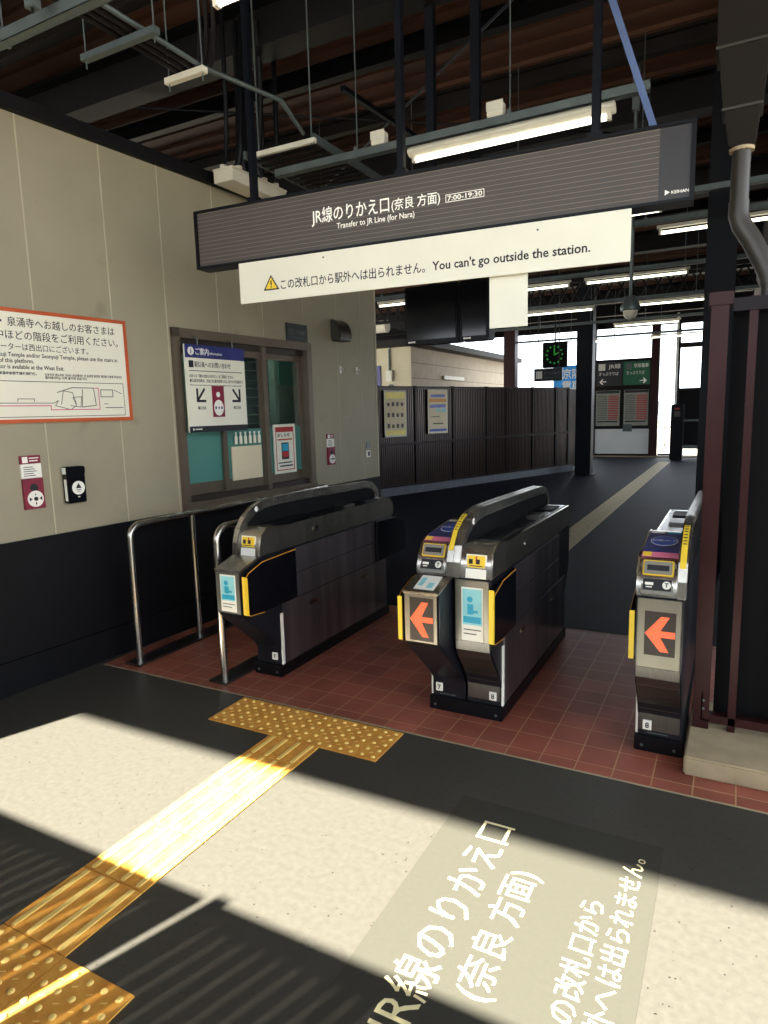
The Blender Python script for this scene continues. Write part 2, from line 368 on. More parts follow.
_mx.inputs[0].default_value = 0.15; GL.node_tree.links.new(_t.outputs[0], _mx.inputs[1]); GL.node_tree.links.new(_g.outputs[0], _mx.inputs[2]); GL.node_tree.links.new(_mx.outputs[0], _o.inputs[0])
sash(0.89, 1.36, 0.045); sash(1.30, 1.80, 0.012); sash(1.80, 2.37, 0.045)
obj('window_mullion', MB().box(1.785, 1.84, -0.005, 0.045, wz0+0.06, wz1-0.05), 'window_fr', wn, 0.003)
# office behind the glass: back wall, counter, blind, added fill lamp
off = struct('wall_back', MB().box(WU0+0.2, WU1-0.15, 2.2, 2.25, 0, 3.2).box(WU0+0.15, WU1-0.15, 0.16, 2.2, 0.0, 0.02), 'office_wall'); place(off, WO, WROT)
bl = root('venetian_blind', WO, 'grey slatted blind hanging inside the ticket office window', 'blind', WROT)
m = MB()
for i in range(9): m.box(1.60, 2.02, 0.14, 0.20, 1.46+i*0.075, 1.525+i*0.075)
obj('slats', m, 'galv', bl); obj('head_rail', MB().box(1.59, 2.03, 0.14, 0.2, 2.14, 2.18), 'galv', bl)
cab = root('office_cabinet', WO, 'pale green cabinet seen through the ticket office window', 'cabinet', WROT)
obj('body', MB().box(2.70, 3.40, 0.65, 1.05, 0.03, 2.25), 'hivis', cab, 0.01); obj('door', MB().box(2.72, 3.03, 0.635, 0.65, 0.5, 1.85).box(3.07, 3.38, 0.635, 0.65, 0.5, 1.85), 'hivis', cab, 0.004)
obj('door', MB().box(2.74, 3.36, 0.635, 0.65, 1.9, 2.2), 'film', cab)
M['office_fill_tube'] = mat('added_office_fill_tube', 'f4fff8', 0.4, 0, 0.0, emit=60.0)
ol = root('office_fill_light', WO, 'added unseen lamp brightening the inside of the ticket office', 'light', WROT)  # unseen lamp, added only to brighten the room behind the glass
obj('housing', MB().box(1.2, 2.4, 0.45, 0.65, 2.9, 2.96), 'lamp_body', ol); obj('tube', MB().tube([(1.22, 0.55, 2.87), (2.38, 0.55, 2.87)], 0.02, 10), 'office_fill_tube', ol, 0, True)
# small bottles standing on the inner sill
for i in range(6):
    b = root('small_bottle', WO+WD*(1.42+i*0.055)+Vector((-0.998, 0.066, 0))*0.03, 'small pale bottle in the row behind the ticket office glass', 'bottle', WROT, 'small bottles behind the office glass')
    obj('body', MB().tube([(0, -0.035, 1.37), (0, -0.035, 1.43), (0, -0.035, 1.44), (0, -0.035, 1.455)], [0.013, 0.013, 0.006, 0.006], 10), 'cream', b)
    obj('cap', MB().tube([(0, -0.035, 1.455), (0, -0.035, 1.468)], 0.008, 10), 'white', b)

# ------------------------------------------------------------------ things on the left wall
def wall_root(name, label, cat, group=None): return root(name, WO, label, cat, WROT, group)
# large orange framed notice
n_ = wall_root('notice_board', 'large white notice with orange frame, Japanese text and platform map on the wall', 'notice board')
bu0, bu1, bz0, bz1 = -1.62, 0.43, 1.59, 2.245
obj('panel', MB().box(bu0, bu1, -0.018, -0.001, bz0, bz1), 'cream', n_)
obj('frame', MB().box(bu0, bu1, -0.024, -0.018, bz1-0.022, bz1).box(bu0, bu1, -0.024, -0.018, bz0, bz0+0.022).box(bu0, bu0+0.022, -0.024, -0.018, bz0+0.022, bz1-0.022).box(bu1-0.022, bu1, -0.024, -0.018, bz0+0.022, bz1-0.022), 'orange', n_, 0.001)
yf = -0.0182
text('headline', '泉涌寺へお越しのお客さまは', 0.058, 'ink', (-0.365, yf, 2.147), n_, fit=0.705, bold=0.003)
text('headline', '・', 0.058, 'ink', (-0.43, yf, 2.147), n_, bold=0.012)
text('headline', '中ほどの階段をご利用ください。', 0.058, 'ink', (-0.44, yf, 2.073), n_, fit=0.80, bold=0.003)
text('headline', '東福寺', 0.058, 'ink', (-0.72, yf, 2.147), n_, bold=0.012)
text('text_line', 'ーターは西出口にございます。', 0.044, 'ink', (-0.415, yf, 2.012), n_, fit=0.55, bold=0.002)
text('text_line', 'Tofukuji Temple and/or Sennyuji Temple, please use the stairs in', 0.034, 'ink', (0.345-0.84, yf, 1.972), n_, fit=0.84, bold=0.012)
text('text_line', 'the middle of this platform.', 0.034, 'ink', (-0.58, yf, 1.938), n_, fit=0.35, bold=0.012)
text('text_line', 'Elevator is available at the West Exit.', 0.034, 'ink', (-0.50, yf, 1.903), n_, fit=0.46, bold=0.012)
text('text_line', '各国案内前往東福寺泉涌寺的乘客請使用樓梯。', 0.018, 'ink', (-0.62, yf, 1.870), n_, fit=0.40, bold=0.02)
text('text_line', '도후쿠지 센뉴지로 가시는 손님께서는 이 승강장 중앙의 계단을 이용해 주십시오', 0.018, 'ink', (-0.17, yf, 1.868), n_, fit=0.54, bold=0.02)
text('text_line', '엘리베이터는 서쪽 출구에 있습니다.', 0.018, 'ink', (-0.17, yf, 1.850), n_, fit=0.28, bold=0.02)
def ln(mb, pts, wd, y0, y1):
    for a, b in zip(pts[:-1], pts[1:]):
        a_ = Vector((a[0], a[1])); b_ = Vector((b[0], b[1])); t = (b_-a_); t = t.normalized() if t.length else Vector((1, 0)); nn = Vector((-t.y, t.x))*wd/2
        a_ = a_-t*wd/2; b_ = b_+t*wd/2
        mb.flat([tuple(a_-nn), tuple(b_-nn), tuple(b_+nn), tuple(a_+nn)], y0, y1)
    return mb
m = MB(); ln(m, [(-1.5, 1.625), (0.375, 1.625), (0.375, 1.832), (-1.5, 1.832), (-1.5, 1.625)], 0.004, yf-0.0006, yf)
ln(m, [(-1.5, 1.71), (-0.13, 1.705), (-0.10, 1.72), (-0.12, 1.69), (-0.08, 1.68), (-0.02, 1.665), (0.02, 1.69), (0.0, 1.74), (0.06, 1.745), (0.05, 1.68), (-0.02, 1.69)], 0.004, yf-0.0006, yf)
ln(m, [(-0.1, 1.77), (0.0, 1.80), (0.1, 1.80), (0.15, 1.80), (0.16, 1.69), (0.06, 1.68), (0.07, 1.79)], 0.005, yf-0.0006, yf)
ln(m, [(-0.08, 1.70), (-0.06, 1.78), (0.0, 1.77), (0.02, 1.70)], 0.004, yf-0.0006, yf)
ln(m, [(0.20, 1.745), (0.29, 1.745), (0.29, 1.79), (0.20, 1.79), (0.20, 1.745)], 0.005, yf-0.0006, yf)
ln(m, [(0.22, 1.70), (0.25, 1.70)], 0.004, yf-0.0006, yf); ln(m, [(0.23, 1.675), (0.36, 1.675)], 0.005, yf-0.0006, yf); ln(m, [(0.30, 1.79), (0.36, 1.765)], 0.004, yf-0.0006, yf)
ln(m, [(-0.35, 1.715), (-0.35, 1.73), (-0.25, 1.73), (-0.25, 1.715)], 0.004, yf-0.0006, yf)
obj('map_drawing', m, 'greyink', n_)
m = MB(); ln(m, [(-1.5, 1.69), (-0.15, 1.69), (-0.15, 1.665), (0.185, 1.665), (0.185, 1.80), (0.16, 1.80)], 0.006, yf-0.0007, yf-0.0001)
obj('map_route', m, 'pink', n_)

# help intercom (maroon) by the notice and its twin beyond the window
def intercom(u, z0, sc, label, hi=0.32, wd=0.125):
    r = wall_root('station_intercom', label, 'intercom', None)
    z1 = z0+hi
    obj('panel', MB().box(u, u+wd, -0.02, -0.001, z0, z1-hi*0.43), 'maroon', r, 0.001)
    obj('header', MB().box(u, u+wd, -0.012, -0.001, z1-hi*0.15, z1), 'maroon', r)
    obj('instruction_plate', MB().box(u, u+wd, -0.012, -0.001, z1-hi*0.42, z1-hi*0.155), 'white', r)
    obj('header_icon', MB().box(u+wd*0.1, u+wd*0.36, -0.0135, -0.012, z1-hi*0.135, z1-hi*0.02), 'white', r)
    m = MB()
    for k in range(5): m.box(u+wd*0.12, u+wd*(0.6+0.08*(k % 3)), -0.0128, -0.012, z1-hi*(0.22+0.04*k), z1-hi*(0.207+0.04*k))
    obj('printed_lines', m, 'ink', r)
    obj('header_lines', MB().box(u+wd*0.44, u+wd*0.9, -0.0128, -0.012, z1-hi*0.06, z1-hi*0.04).box(u+wd*0.44, u+wd*0.85, -0.0128, -0.012, z1-hi*0.11, z1-hi*0.09), 'white', r)
    obj('round_face', MB().disc((u+wd*0.52, z0+hi*0.19), wd*0.39, -0.026, -0.02), 'white', r)
    obj('speaker', MB().disc((u+wd*0.5, z0+hi*0.40), wd*0.19, -0.024, -0.02), 'ink', r)
    cx_, cz_ = u+wd*0.52, z0+hi*0.19; q = wd*0.1
    m = MB().disc((cx_, cz_), q, -0.030, -0.026)
    m.flat([(cx_-3.1*q, cz_-q), (cx_-3.1*q, cz_+q), (cx_-1.7*q, cz_)], -0.0268, -0.026).flat([(cx_+3.1*q, cz_-q), (cx_+3.1*q, cz_+q), (cx_+1.7*q, cz_)], -0.0268, -0.026)
    m.box(cx_-q*0.3, cx_+q*0.3, -0.0268, -0.026, cz_+q*1.7, cz_+q*2.4).box(cx_-q*0.3, cx_+q*0.3, -0.0268, -0.026, cz_-q*2.8, cz_-q*1.7)
    obj('call_button', m, 'ink', r)
    return r
intercom(-0.373, 1.078, 1, 'maroon help intercom with round white face below the orange framed notice')
intercom(2.652, 1.100, 1, 'small maroon help intercom right of the ticket office window', 0.30, 0.115)
# black alarm box
r = wall_root('alarm_box', 'black box with a white triangle emblem on the beige wall', 'alarm box')
obj('casing', MB().box(-0.115, 0.01, -0.055, -0.001, 1.083, 1.312), 'glossblack', r, 0.006)
obj('lid', MB().box(-0.118, 0.013, -0.058, -0.001, 1.262, 1.312), 'glossblack', r, 0.006)
obj('round_label', MB().disc((-0.045, 1.178), 0.043, -0.0575, -0.055), 'white', r)
obj('triangle_mark', MB().flat([(-0.065, 1.175), (-0.025, 1.175), (-0.045, 1.208)], -0.0585, -0.0575).box(-0.062, -0.028, -0.0583, -0.0575, 1.163, 1.167).box(-0.055, -0.035, -0.0583, -0.0575, 1.152, 1.155), 'ink', r)
obj('side_label', MB().box(-0.1165, -0.115, -0.045, -0.02, 1.10, 1.235), 'white', r)
obj('side_emblem', MB().box(-0.1195, -0.118, -0.05, -0.012, 1.268, 1.308), 'white', r)
obj('small_print', MB().box(-0.052, -0.038, -0.0558, -0.055, 1.118, 1.124), 'white', r)
# hanging blue/white notice in front of the window
r = root('hanging_notice', WO+Vector((0.998, -0.066, 0))*0.07, 'white notice with navy header and two black arrows, hung before the ticket office window', 'notice', WROT)
nu0, nu1, nz0, nz1 = 0.865, 1.475, 1.485, 2.125
obj('board', MB().box(nu0, nu1, -0.02, -0.004, nz0, nz1), 'cream', r, 0.001)
obj('header_band', MB().box(nu0, nu1, -0.022, -0.0205, nz1-0.095, nz1), 'navy', r)
obj('footer_band', MB().box(nu0, nu1, -0.022, -0.0205, nz0, nz0+0.045), 'dark_sign', r)
obj('info_icon', MB().disc((nu0+0.055, nz1-0.047), 0.03, -0.0235, -0.022), 'white', r)
text('info_letter', 'i', 0.055, 'navy', (nu0+0.055, -0.0235, nz1-0.066), r, align='CENTER', bold=0.02)
text('header_text', 'ご案内', 0.055, 'white', (nu0+0.10, -0.022, nz1-0.068), r, fit=0.13, bold=0.01)
text('header_text', 'Information', 0.03, 'white', (nu0+0.24, -0.022, nz1-0.066), r, fit=0.125)
obj('icon_square', MB().box(nu0+0.03, nu0+0.075, -0.0212, -0.02, nz1-0.165, nz1-0.115), 'ink', r)
text('title_text', '駅係員へのお問い合わせ', 0.045, 'ink', (nu0+0.085, -0.02, nz1-0.158), r, fit=0.37, bold=0.01)
obj('rule_line', MB().box(nu0+0.03, nu1-0.03, -0.0212, -0.02, nz1-0.191, nz1-0.186), 'ink', r)
text('body_text', 'お近くの「駅のお知らせボタン」をご利用ください。', 0.026, 'ink', (nu0+0.03, -0.02, nz1-0.235), r, fit=0.45, bold=0.015)
text('body_text', '駅係員不在時は、改札口係員が応対いたしますので係員まで', 0.026, 'ink', (nu0+0.03, -0.02, nz1-0.270), r, fit=0.55, bold=0.015)
text('body_text', 'Please use the nearest intercom for assistance from station staff', 0.013, 'ink', (nu0+0.03, -0.02, nz1-0.296), r, fit=0.53, bold=0.02)
for sx_, cx_ in ((-1, nu0+0.13), (1, nu1-0.11)):
    m = MB(); ln(m, [(cx_-sx_*0.032, 1.80), (cx_+sx_*0.03, 1.725)], 0.018, -0.0212, -0.02); ln(m, [(cx_+sx_*0.036, 1.80), (cx_+sx_*0.036, 1.716), (cx_-sx_*0.038, 1.716)], 0.018, -0.0215, -0.02)
    obj('arrow', m, 'ink', r)
    text('arrow_caption', '東口側' if sx_ < 0 else '西口側', 0.026, 'ink', (cx_, -0.02, 1.655), r, align='CENTER', bold=0.02)
obj('intercom_picture', MB().box(nu0+0.24, nu0+0.365, -0.0212, -0.02, 1.595, 1.83), 'maroon', r)
obj('intercom_face', MB().disc((nu0+0.303, 1.665), 0.05, -0.0222, -0.0212, rz=0.06).disc((nu0+0.303, 1.765), 0.02, -0.0222, -0.0212), 'white', r)
obj('intercom_marks', MB().disc((nu0+0.303, 1.665), 0.008, -0.0228, -0.0222).box(nu0+0.265, nu0+0.28, -0.0228, -0.0222, 1.655, 1.675).box(nu0+0.326, nu0+0.341, -0.0228, -0.0222, 1.655, 1.675), 'navy', r)
obj('corner_mark', MB().flat([(nu0+0.03, nz0+0.012), (nu0+0.05, nz0+0.022), (nu0+0.03, nz0+0.034)], -0.0227, -0.022).box(nu0+0.055, nu0+0.12, -0.0225, -0.022, nz0+0.019, nz0+0.027), 'white', r)
for u in (1.0, 1.36): obj('hanger', MB().tube([(u, -0.01, nz1-0.01), (u, -0.01, nz1+0.05), (u, 0.04, nz1+0.065)], 0.004, 8), 'galv', r)
# poster taped on the right sash
r = wall_root('taped_poster', 'pink bordered poster taped on the right pane of the ticket office window', 'poster')
pu0, pu1, pz0, pz1 = 1.925, 2.225, 1.075, 1.515
obj('sheet', MB().box(pu0, pu1, 0.035, 0.043, pz0, pz1), 'cream', r)
m = MB(); ln(m, [(pu0+0.03, pz0+0.03), (pu1-0.03, pz0+0.03), (pu1-0.03, pz1-0.03), (pu0+0.03, pz1-0.03), (pu0+0.03, pz0+0.03)], 0.008, 0.0335, 0.035)
m.box(pu0+0.03, pu1-0.03, 0.0335, 0.035, pz1-0.07, pz1-0.025)
obj('red_border', m, 'red', r)
obj('phone_picture', MB().box(pu0+0.10, pu0+0.20, 0.0335, 0.035, 1.20, 1.35), 'dark_sign', r)
obj('phone_screen', MB().box(pu0+0.11, pu0+0.19, 0.032, 0.0335, 1.275, 1.34), 'cyan_dk', r); obj('phone_card', MB().box(pu0+0.11, pu0+0.19, 0.032, 0.0335, 1.22, 1.27), 'red', r)
text('poster_text', 'おしらせ', 0.036, 'ink', (pu0+0.05, 0.035, 1.405), r, fit=0.17, bold=0.02)
obj('poster_lines', MB().box(pu0+0.05, pu1-0.05, 0.0335, 0.035, 1.372, 1.384), 'red', r)
obj('poster_lines', MB().box(pu0+0.05, pu1-0.06, 0.0335, 0.035, 1.165, 1.175).box(pu0+0.07, pu1-0.05, 0.0335, 0.035, 1.135, 1.147), 'ink', r)
# blank sheet on the middle sash
tag(place(obj('paper_sheet', MB().box(1.372, 1.726, 0.002, 0.0115, 1.075, 1.35), 'paper'), WO, WROT), 'blank beige sheet of paper on the middle pane of the ticket office window', 'paper')
# small dark sign above the window
r = wall_root('wall_sign', 'small dark grey plate above the right corner of the ticket office window', 'sign')
obj('plate', MB().box(2.115, 2.41, -0.012, -0.001, 2.228, 2.402), 'dark_sign', r, 0.001)
text('sign_text', '防犯カメラ作動中', 0.05, 'galv', (2.145, -0.012, 2.31), r, fit=0.235, bold=0.01); text('sign_text', 'Security camera', 0.022, 'galv', (2.165, -0.012, 2.275), r, fit=0.19)
# vent hood
r = wall_root('vent_hood', 'dark metal vent hood high on the beige wall right of the window', 'vent')
obj('hood', MB().prism([(-0.001, 2.50), (-0.03, 2.495), (-0.07, 2.47), (-0.105, 2.42), (-0.12, 2.36), (-0.12, 2.30), (-0.001, 2.30)], 2.78, 2.99), 'steel_dark', r, 0.012, True)
obj('vent_slot', MB().box(2.80, 2.97, -0.11, -0.01, 2.292, 2.2995), 'black', r)
for u in (2.93, 3.215):
    hk = wall_root('wall_hook', 'small white wall hook below the vent hood, ' + ('left' if u < 3 else 'right') + ' of the two', 'hook', 'white hooks below the vent hood')
    obj('plate', MB().box(u-0.014, u+0.014, -0.008, -0.001, 1.99, 2.06), 'white', hk, 0.002); obj('prong', MB().tube([(u, -0.008, 2.03), (u, -0.03, 2.02), (u, -0.035, 2.04)], 0.005, 8), 'white', hk)
r = wall_root('wall_switch', 'pale switch with a small tag near the far end of the beige wall', 'switch')
obj('plate', MB().box(3.35, 3.42, -0.012, -0.001, 1.125, 1.20), 'white', r, 0.002); obj('rocker', MB().box(3.37, 3.40, -0.018, -0.012, 1.14, 1.185), 'greyink', r, 0.002); obj('tag_plate', MB().box(3.355, 3.425, -0.006, -0.001, 1.22, 1.29), 'galv', r)

# ------------------------------------------------------------------ ticket gates
def arcpts(c, r0, a0, a1, n):
    return [(c[0]+r0*math.cos(a0+(a1-a0)*i/n), c[1]+r0*math.sin(a0+(a1-a0)*i/n)) for i in range(n+1)]
def facet_box(m, p, q, x0, x1, th, u0=0.0, u1=1.0, lift=0.0):
    """thin box lying on the facet p->q of a yz profile, outward = left normal"""
    p = Vector(p); q = Vector(q); t = (q-p); nn = Vector((-t.y, t.x)).normalized(); a = p+t*u0+nn*lift; b = p+t*u1+nn*lift
    return m.prism([tuple(a), tuple(b), tuple(b+nn*th), tuple(a+nn*th)], x0, x1)
GY0 = 3.12
def gate_module(r, x0, mirror, front, reader, number, poster, w_=0.2, wf=-0.22):
    """one 20 cm wide half of a gate. local x = 0 is the arch side."""
    X = lambda x: x0+(x if not mirror else w_-x)
    P = lambda x0_, x1_: tuple(sorted((X(x0_), X(x1_))))
    ov = -0.33 if front == 'box' else -0.17
    # body (dark) with the overhanging front and rear
    kz = 0.47 if front == 'box' else 0.42
    poly = [(0.0, 0.07), (0.0, 0.17)]
    if front == 'box': poly += [(-0.03, 0.21), (-0.31, 0.46), (ov, 0.49), (ov, 0.735), (-0.17, 0.785)]
    else: poly += [(-0.015, 0.21), (-0.055, 0.27), (-0.14, 0.38), (-0.165, 0.43), (ov, 0.48), (ov, 0.785)]
    poly += [(-0.10, 0.80), (1.5, 0.80), (1.53, 0.74), (1.53, 0.5), (1.40, 0.3), (1.40, 0.07)]
    b = P(0.006, 0.194)
    obj('body', MB().prism(poly, *b), 'gate_dark', r, 0.006, True)
    # stainless hood and long cover
    if reader: hp = [(-0.17, 0.785), (-0.165, 0.83), (-0.145, 0.88), (-0.09, 0.94), (-0.05, 0.955), (0.27, 0.99), (0.36, 0.985), (0.40, 0.93), (1.47, 0.925), (1.53, 0.89), (1.54, 0.80), (1.5, 0.78)]
    else: hp = [(-0.17, 0.785), (-0.165, 0.85), (-0.145, 0.91), (-0.10, 0.94), (-0.04, 0.95), (0.10, 0.935), (1.47, 0.925), (1.53, 0.89), (1.54, 0.80), (1.5, 0.78)]
    hx = P(0.036, 0.2)
    obj('hood', MB().prism(hp, *hx), 'steel', r, 0.006, True)
    obj('hood_edge', MB().strip([(y, z+0.002) for y, z in hp[2:-2]], 0.006, *P(0.192, 0.202)), 'steel_pol', r)
    # top deck
    d = P(0.05, 0.185)
    dk = obj('top_deck', MB().box(d[0], d[1], 0.42, 1.44, 0.925, 0.9325), 'glossblack', r, 0.002)
    if not reader: obj('deck_panel', MB().box(d[0], d[1], 0.02, 0.40, 0.936, 0.947), 'glossblack', r, 0.003)
    obj('ticket_exit', MB().box(d[0]+0.025, d[1]-0.025, 0.85, 1.0, 0.932, 0.946), 'steel_dark', r, 0.004); obj('display_window', MB().box(d[0]+0.02, d[1]-0.02, 1.15, 1.35, 0.932, 0.94), 'navy_black', r, 0.003)
    # arch rail on the inner side
    path = [(-0.172, 0.785), (-0.165, 0.86), (-0.135, 0.94), (-0.08, 1.005), (0.0, 1.05), (0.09, 1.077), (0.2, 1.088), (0.5, 1.085), (1.0, 1.075), (1.4, 1.065), (1.5, 1.045), (1.57, 1.0), (1.6, 0.94), (1.6, 0.86), (1.585, 0.79)]
    a = P(0.0, 0.036)
    obj('arch_rail', MB().strip(path, 0.052, *a), 'steel', r, 0.003, True)
    inner = [(-0.11, 0.80), (-0.10, 0.88), (-0.05, 0.96), (0.03, 1.01), (0.2, 1.03), (1.38, 1.01), (1.5, 0.98), (1.54, 0.9), (1.53, 0.8)]
    obj('arch_infill', MB().prism(inner, *P(0.010, 0.032)), 'matte_black', r)
    obj('arch_mark', MB().prism([(0.03+0.016*math.cos(t*PI/6), 1.035+0.016*math.sin(t*PI/6)) for t in range(12)], *P(0.036, 0.0375)), 'white', r)
    text('arch_number', number[0], 0.024, 'ink', (X(0.0375), 0.037 if not mirror else 0.023, 1.027), r, xd=(0, 1, 0) if not mirror else (0, -1, 0), align='CENTER', bold=0.02)
    # wings that house the flaps
    for (ys, nm) in (((-0.33 if front == 'box' else wf, 0.16), 'front'), ((1.70, 1.22), 'rear')):
        if nm == 'rear' and not (front == 'box' and poster): continue
        f0, f1 = ys; sg = 1 if f1 > f0 else -1
        zt = 0.70 if (front == 'box' or nm == 'rear' or not poster) else 0.745
        wp = [(f0, 0.50), (f0, zt), (f0+sg*0.03, zt+0.02), (f0+sg*0.16, 0.765), (f1, 0.775), (f1, 0.47), (f0+sg*0.16, 0.465), (f0+sg*0.03, 0.475)]
        wg = obj('flap_housing', MB().prism(wp, *P(0.199, 0.222)), 'glossblack', r, 0.004, label='black flap housing at the %s' % nm)
        if nm == 'front':
            obj('yellow_edge', MB().box(*P(0.203, 0.225), f0-0.006, f0, 0.49, zt+0.01).prism([(f0-0.006, 0.49), (f0-0.006, zt+0.01), (f0+0.018, zt), (f0+0.018, 0.48)], *P(0.222, 0.2245)), 'yellow', wg, 0.001)
            obj('orange_trim', MB().strip([(f0, 0.70), (f0+0.03, 0.727), (f0+0.16, 0.767), (f1, 0.777)], 0.005, *P(0.2215, 0.2232)), 'orange_edge', wg); obj('orange_trim', MB().strip([(f0+0.16, 0.463), (f0+0.03, 0.474), (f0, 0.50)], 0.004, *P(0.2215, 0.2232)), 'orange_edge', wg)
        else: obj('steel_trim', MB().strip([(f1, 0.777), (f0+sg*0.16, 0.767), (f0+sg*0.03, 0.727), (f0, 0.70)], 0.006, *P(0.2215, 0.2232)), 'steel_pol', wg)
    obj('flap_slot', MB().box(*P(0.199, 0.206), 0.165, 0.18, 0.47, 0.775), 'steel_pol', r)
    # stainless side covers
    sm = 'steel_side'
    for y0_, y1_ in ((0.03, 0.70), (0.706, 1.385)):
        c_ = obj('lower_cover', MB().box(*P(0.194, 0.2), y0_, y1_, 0.075, 0.455), sm, r, 0.002)
        yy = (y0_+y1_)/2
        l_ = obj('cover_lock', MB().prism([(yy-0.05, 0.40), (yy+0.02, 0.40), (yy+0.05, 0.385), (yy+0.04, 0.37), (yy-0.05, 0.37)], *P(0.2, 0.204)), 'steel_pol', c_, 0.002)
        obj('lock_slot', MB().box(*P(0.204, 0.2055), yy-0.03, yy+0.01, 0.38, 0.39), 'ink', l_)
    for y0_, y1_ in ((0.19, 0.60), (0.606, 1.21)):
        obj('middle_cover', MB().box(*P(0.194, 0.2), y0_, y1_, 0.462, 0.612), sm, r, 0.002); obj('upper_cover', MB().box(*P(0.194, 0.2), y0_, y1_, 0.618, 0.775), sm, r, 0.002)
    hl = obj('hood_latch', MB().prism([(0.42+0.035*math.cos(t*PI/8), 0.86+0.022*math.sin(t*PI/8)) for t in range(16)], *P(0.2, 0.2035)), 'steel_pol', r, 0.001)
    obj('latch_slot', MB().box(*P(0.2035, 0.2045), 0.40, 0.43, 0.853, 0.866), 'ink', hl)
    obj('corner_strip', MB().box(*P(0.19, 0.202), 0.004, 0.028, 0.075, 0.40), 'white', r, 0.002, label='pale corner strip')
    # front face
    fx = P(0.012, 0.188)
    fy = ov
    if front == 'box':
        obj('front_frame', MB().box(fx[0], fx[1], fy-0.008, fy, 0.487, 0.733), 'gate_face', r, 0.004)
        obj('box_lid', MB().prism([(fy-0.012, 0.728), (fy-0.012, 0.742), (-0.172, 0.79), (-0.165, 0.775)], fx[0]-0.006, fx[1]+0.006), 'steel', r, 0.003)
        fy -= 0.008
        d0, d1 = 0.50, 0.715
    else:
        obj('front_frame', MB().box(fx[0], fx[1], fy-0.006, fy, 0.47, 0.782), 'gate_face', r, 0.004); fy -= 0.006
        obj('front_shroud', MB().strip([(-0.004, 0.10), (-0.004, 0.19), (-0.03, 0.235), (-0.07, 0.285), (-0.145, 0.375), (-0.168, 0.42), (-0.175, 0.47)][::1], 0.006, fx[0], fx[1]), 'steel_dark', r, 0.001, True)
        d0, d1 = (0.42, 0.745) if poster else (0.53, 0.725)
        d0 = max(d0, 0.475)
    if poster:
        ps = obj('instruction_poster', MB().box(fx[0]+0.035, fx[1]-0.03, fy-0.002, fy, d0, d1), 'white', r)
        pw = fx[1]-fx[0]-0.065; px = fx[0]+0.035; ph = d1-d0
        obj('blue_field', MB().box(px+0.006, px+pw-0.006, fy-0.003, fy-0.002, d0+ph*0.30, d1-0.008), 'cyan', ps)
        m = MB().disc((px+pw*0.4, d1-ph*0.22), pw*0.13, fy-0.004, fy-0.003, 16).box(px+pw*0.28, px+pw*0.56, fy-0.004, fy-0.003, d1-ph*0.50, d1-ph*0.31).box(px+pw*0.56, px+pw*0.76, fy-0.004, fy-0.003, d1-ph*0.47, d1-ph*0.42)
        m.box(px+0.01, px+pw-0.01, fy-0.004, fy-0.003, d0+ph*0.34, d0+ph*0.46)
        obj('figure', m, 'cyan_dk', ps)
        obj('print_lines', MB().box(px+pw*0.1, px+pw*0.9, fy-0.003, fy-0.002, d0+ph*0.2, d0+ph*0.22).box(px+pw*0.1, px+pw*0.7, fy-0.003, fy-0.002, d0+ph*0.12, d0+ph*0.14), 'greyink', ps)
    else:
        sc = obj('arrow_display', MB().box(fx[0]+0.03, fx[1]-0.022, fy-0.002, fy, d0, d1), 'arrow_bg', r, 0.0)
        cx_ = (fx[0]+0.03+fx[1]-0.022)/2; cz_ = (d0+d1)/2; h_ = (d1-d0)*0.40; wd = (fx[1]-fx[0]-0.052)*0.5-0.002
        m = MB().flat([(cx_-wd, cz_), (cx_+wd*0.05, cz_+h_), (cx_+wd*0.62, cz_+h_), (cx_+wd*0.02, cz_+0.014), (cx_+wd, cz_+0.014), (cx_+wd, cz_-0.014), (cx_+wd*0.02, cz_-0.014), (cx_+wd*0.62, cz_-h_), (cx_+wd*0.05, cz_-h_)], fy-0.0032, fy-0.002)
        obj('lit_arrow', m, 'arrow', sc)
    # number plate low on the front
    nx = X(0.150) if not mirror else X(0.150)
    pl = obj('number_plate', MB().box(nx-0.019, nx+0.019, -0.0125, -0.0035, 0.105, 0.150), 'white', r, 0.001)
    text('digit', number, 0.036, 'ink', (nx, -0.0125, 0.115), pl, align='CENTER', bold=0.02)
    if mirror: obj('maker_strip', MB().box(nx+0.0, nx+0.09, -0.0055, -0.0035, 0.088, 0.092), 'galv', r)
    # hood front: stickers or card reader
    if not reader:
        sx0, sx1 = P(0.055, 0.175)
        st = obj('no_entry_sticker', facet_box(MB(), (-0.168, 0.79), (-0.148, 0.905), sx0+0.012, sx1-0.005, 0.002, 0.0, 1.0, 0.004), 'white', r)
        m = facet_box(MB(), (-0.168, 0.79), (-0.148, 0.905), sx0+0.018, sx1-0.011, 0.0012, 0.45, 0.95, 0.006)
        obj('yellow_field', m, 'yellow', st)
        m = MB(); 
        for u0_, u1_, a_, b_ in ((0.6, 0.8, 0.026, 0.046), (0.6, 0.8, 0.082, 0.062)):
            facet_box(m, (-0.168, 0.79), (-0.148, 0.905), sx0+min(a_, b_), sx0+max(a_, b_), 0.001, u0_, u1_, 0.0072)
        facet_box(m, (-0.168, 0.79), (-0.148, 0.905), sx0+0.03, sx1-0.025, 0.001, 0.50, 0.54, 0.0072)
        obj('black_marks', m, 'ink', st)
        obj('red_mark', facet_box(MB(), (-0.168, 0.79), (-0.148, 0.905), sx0+0.060, sx0+0.068, 0.001, 0.68, 0.92, 0.0072), 'red', st)
    else:
        rx = P(0.045, 0.185)
        obj('reader_bezel', facet_box(MB(), (-0.168, 0.795), (-0.10, 0.93), rx[0], rx[1], 0.014, 0.02, 0.98, 0.0), 'plastic', r, 0.006, True)
        p0, p1 = (-0.184, 0.805), (-0.114, 0.94)
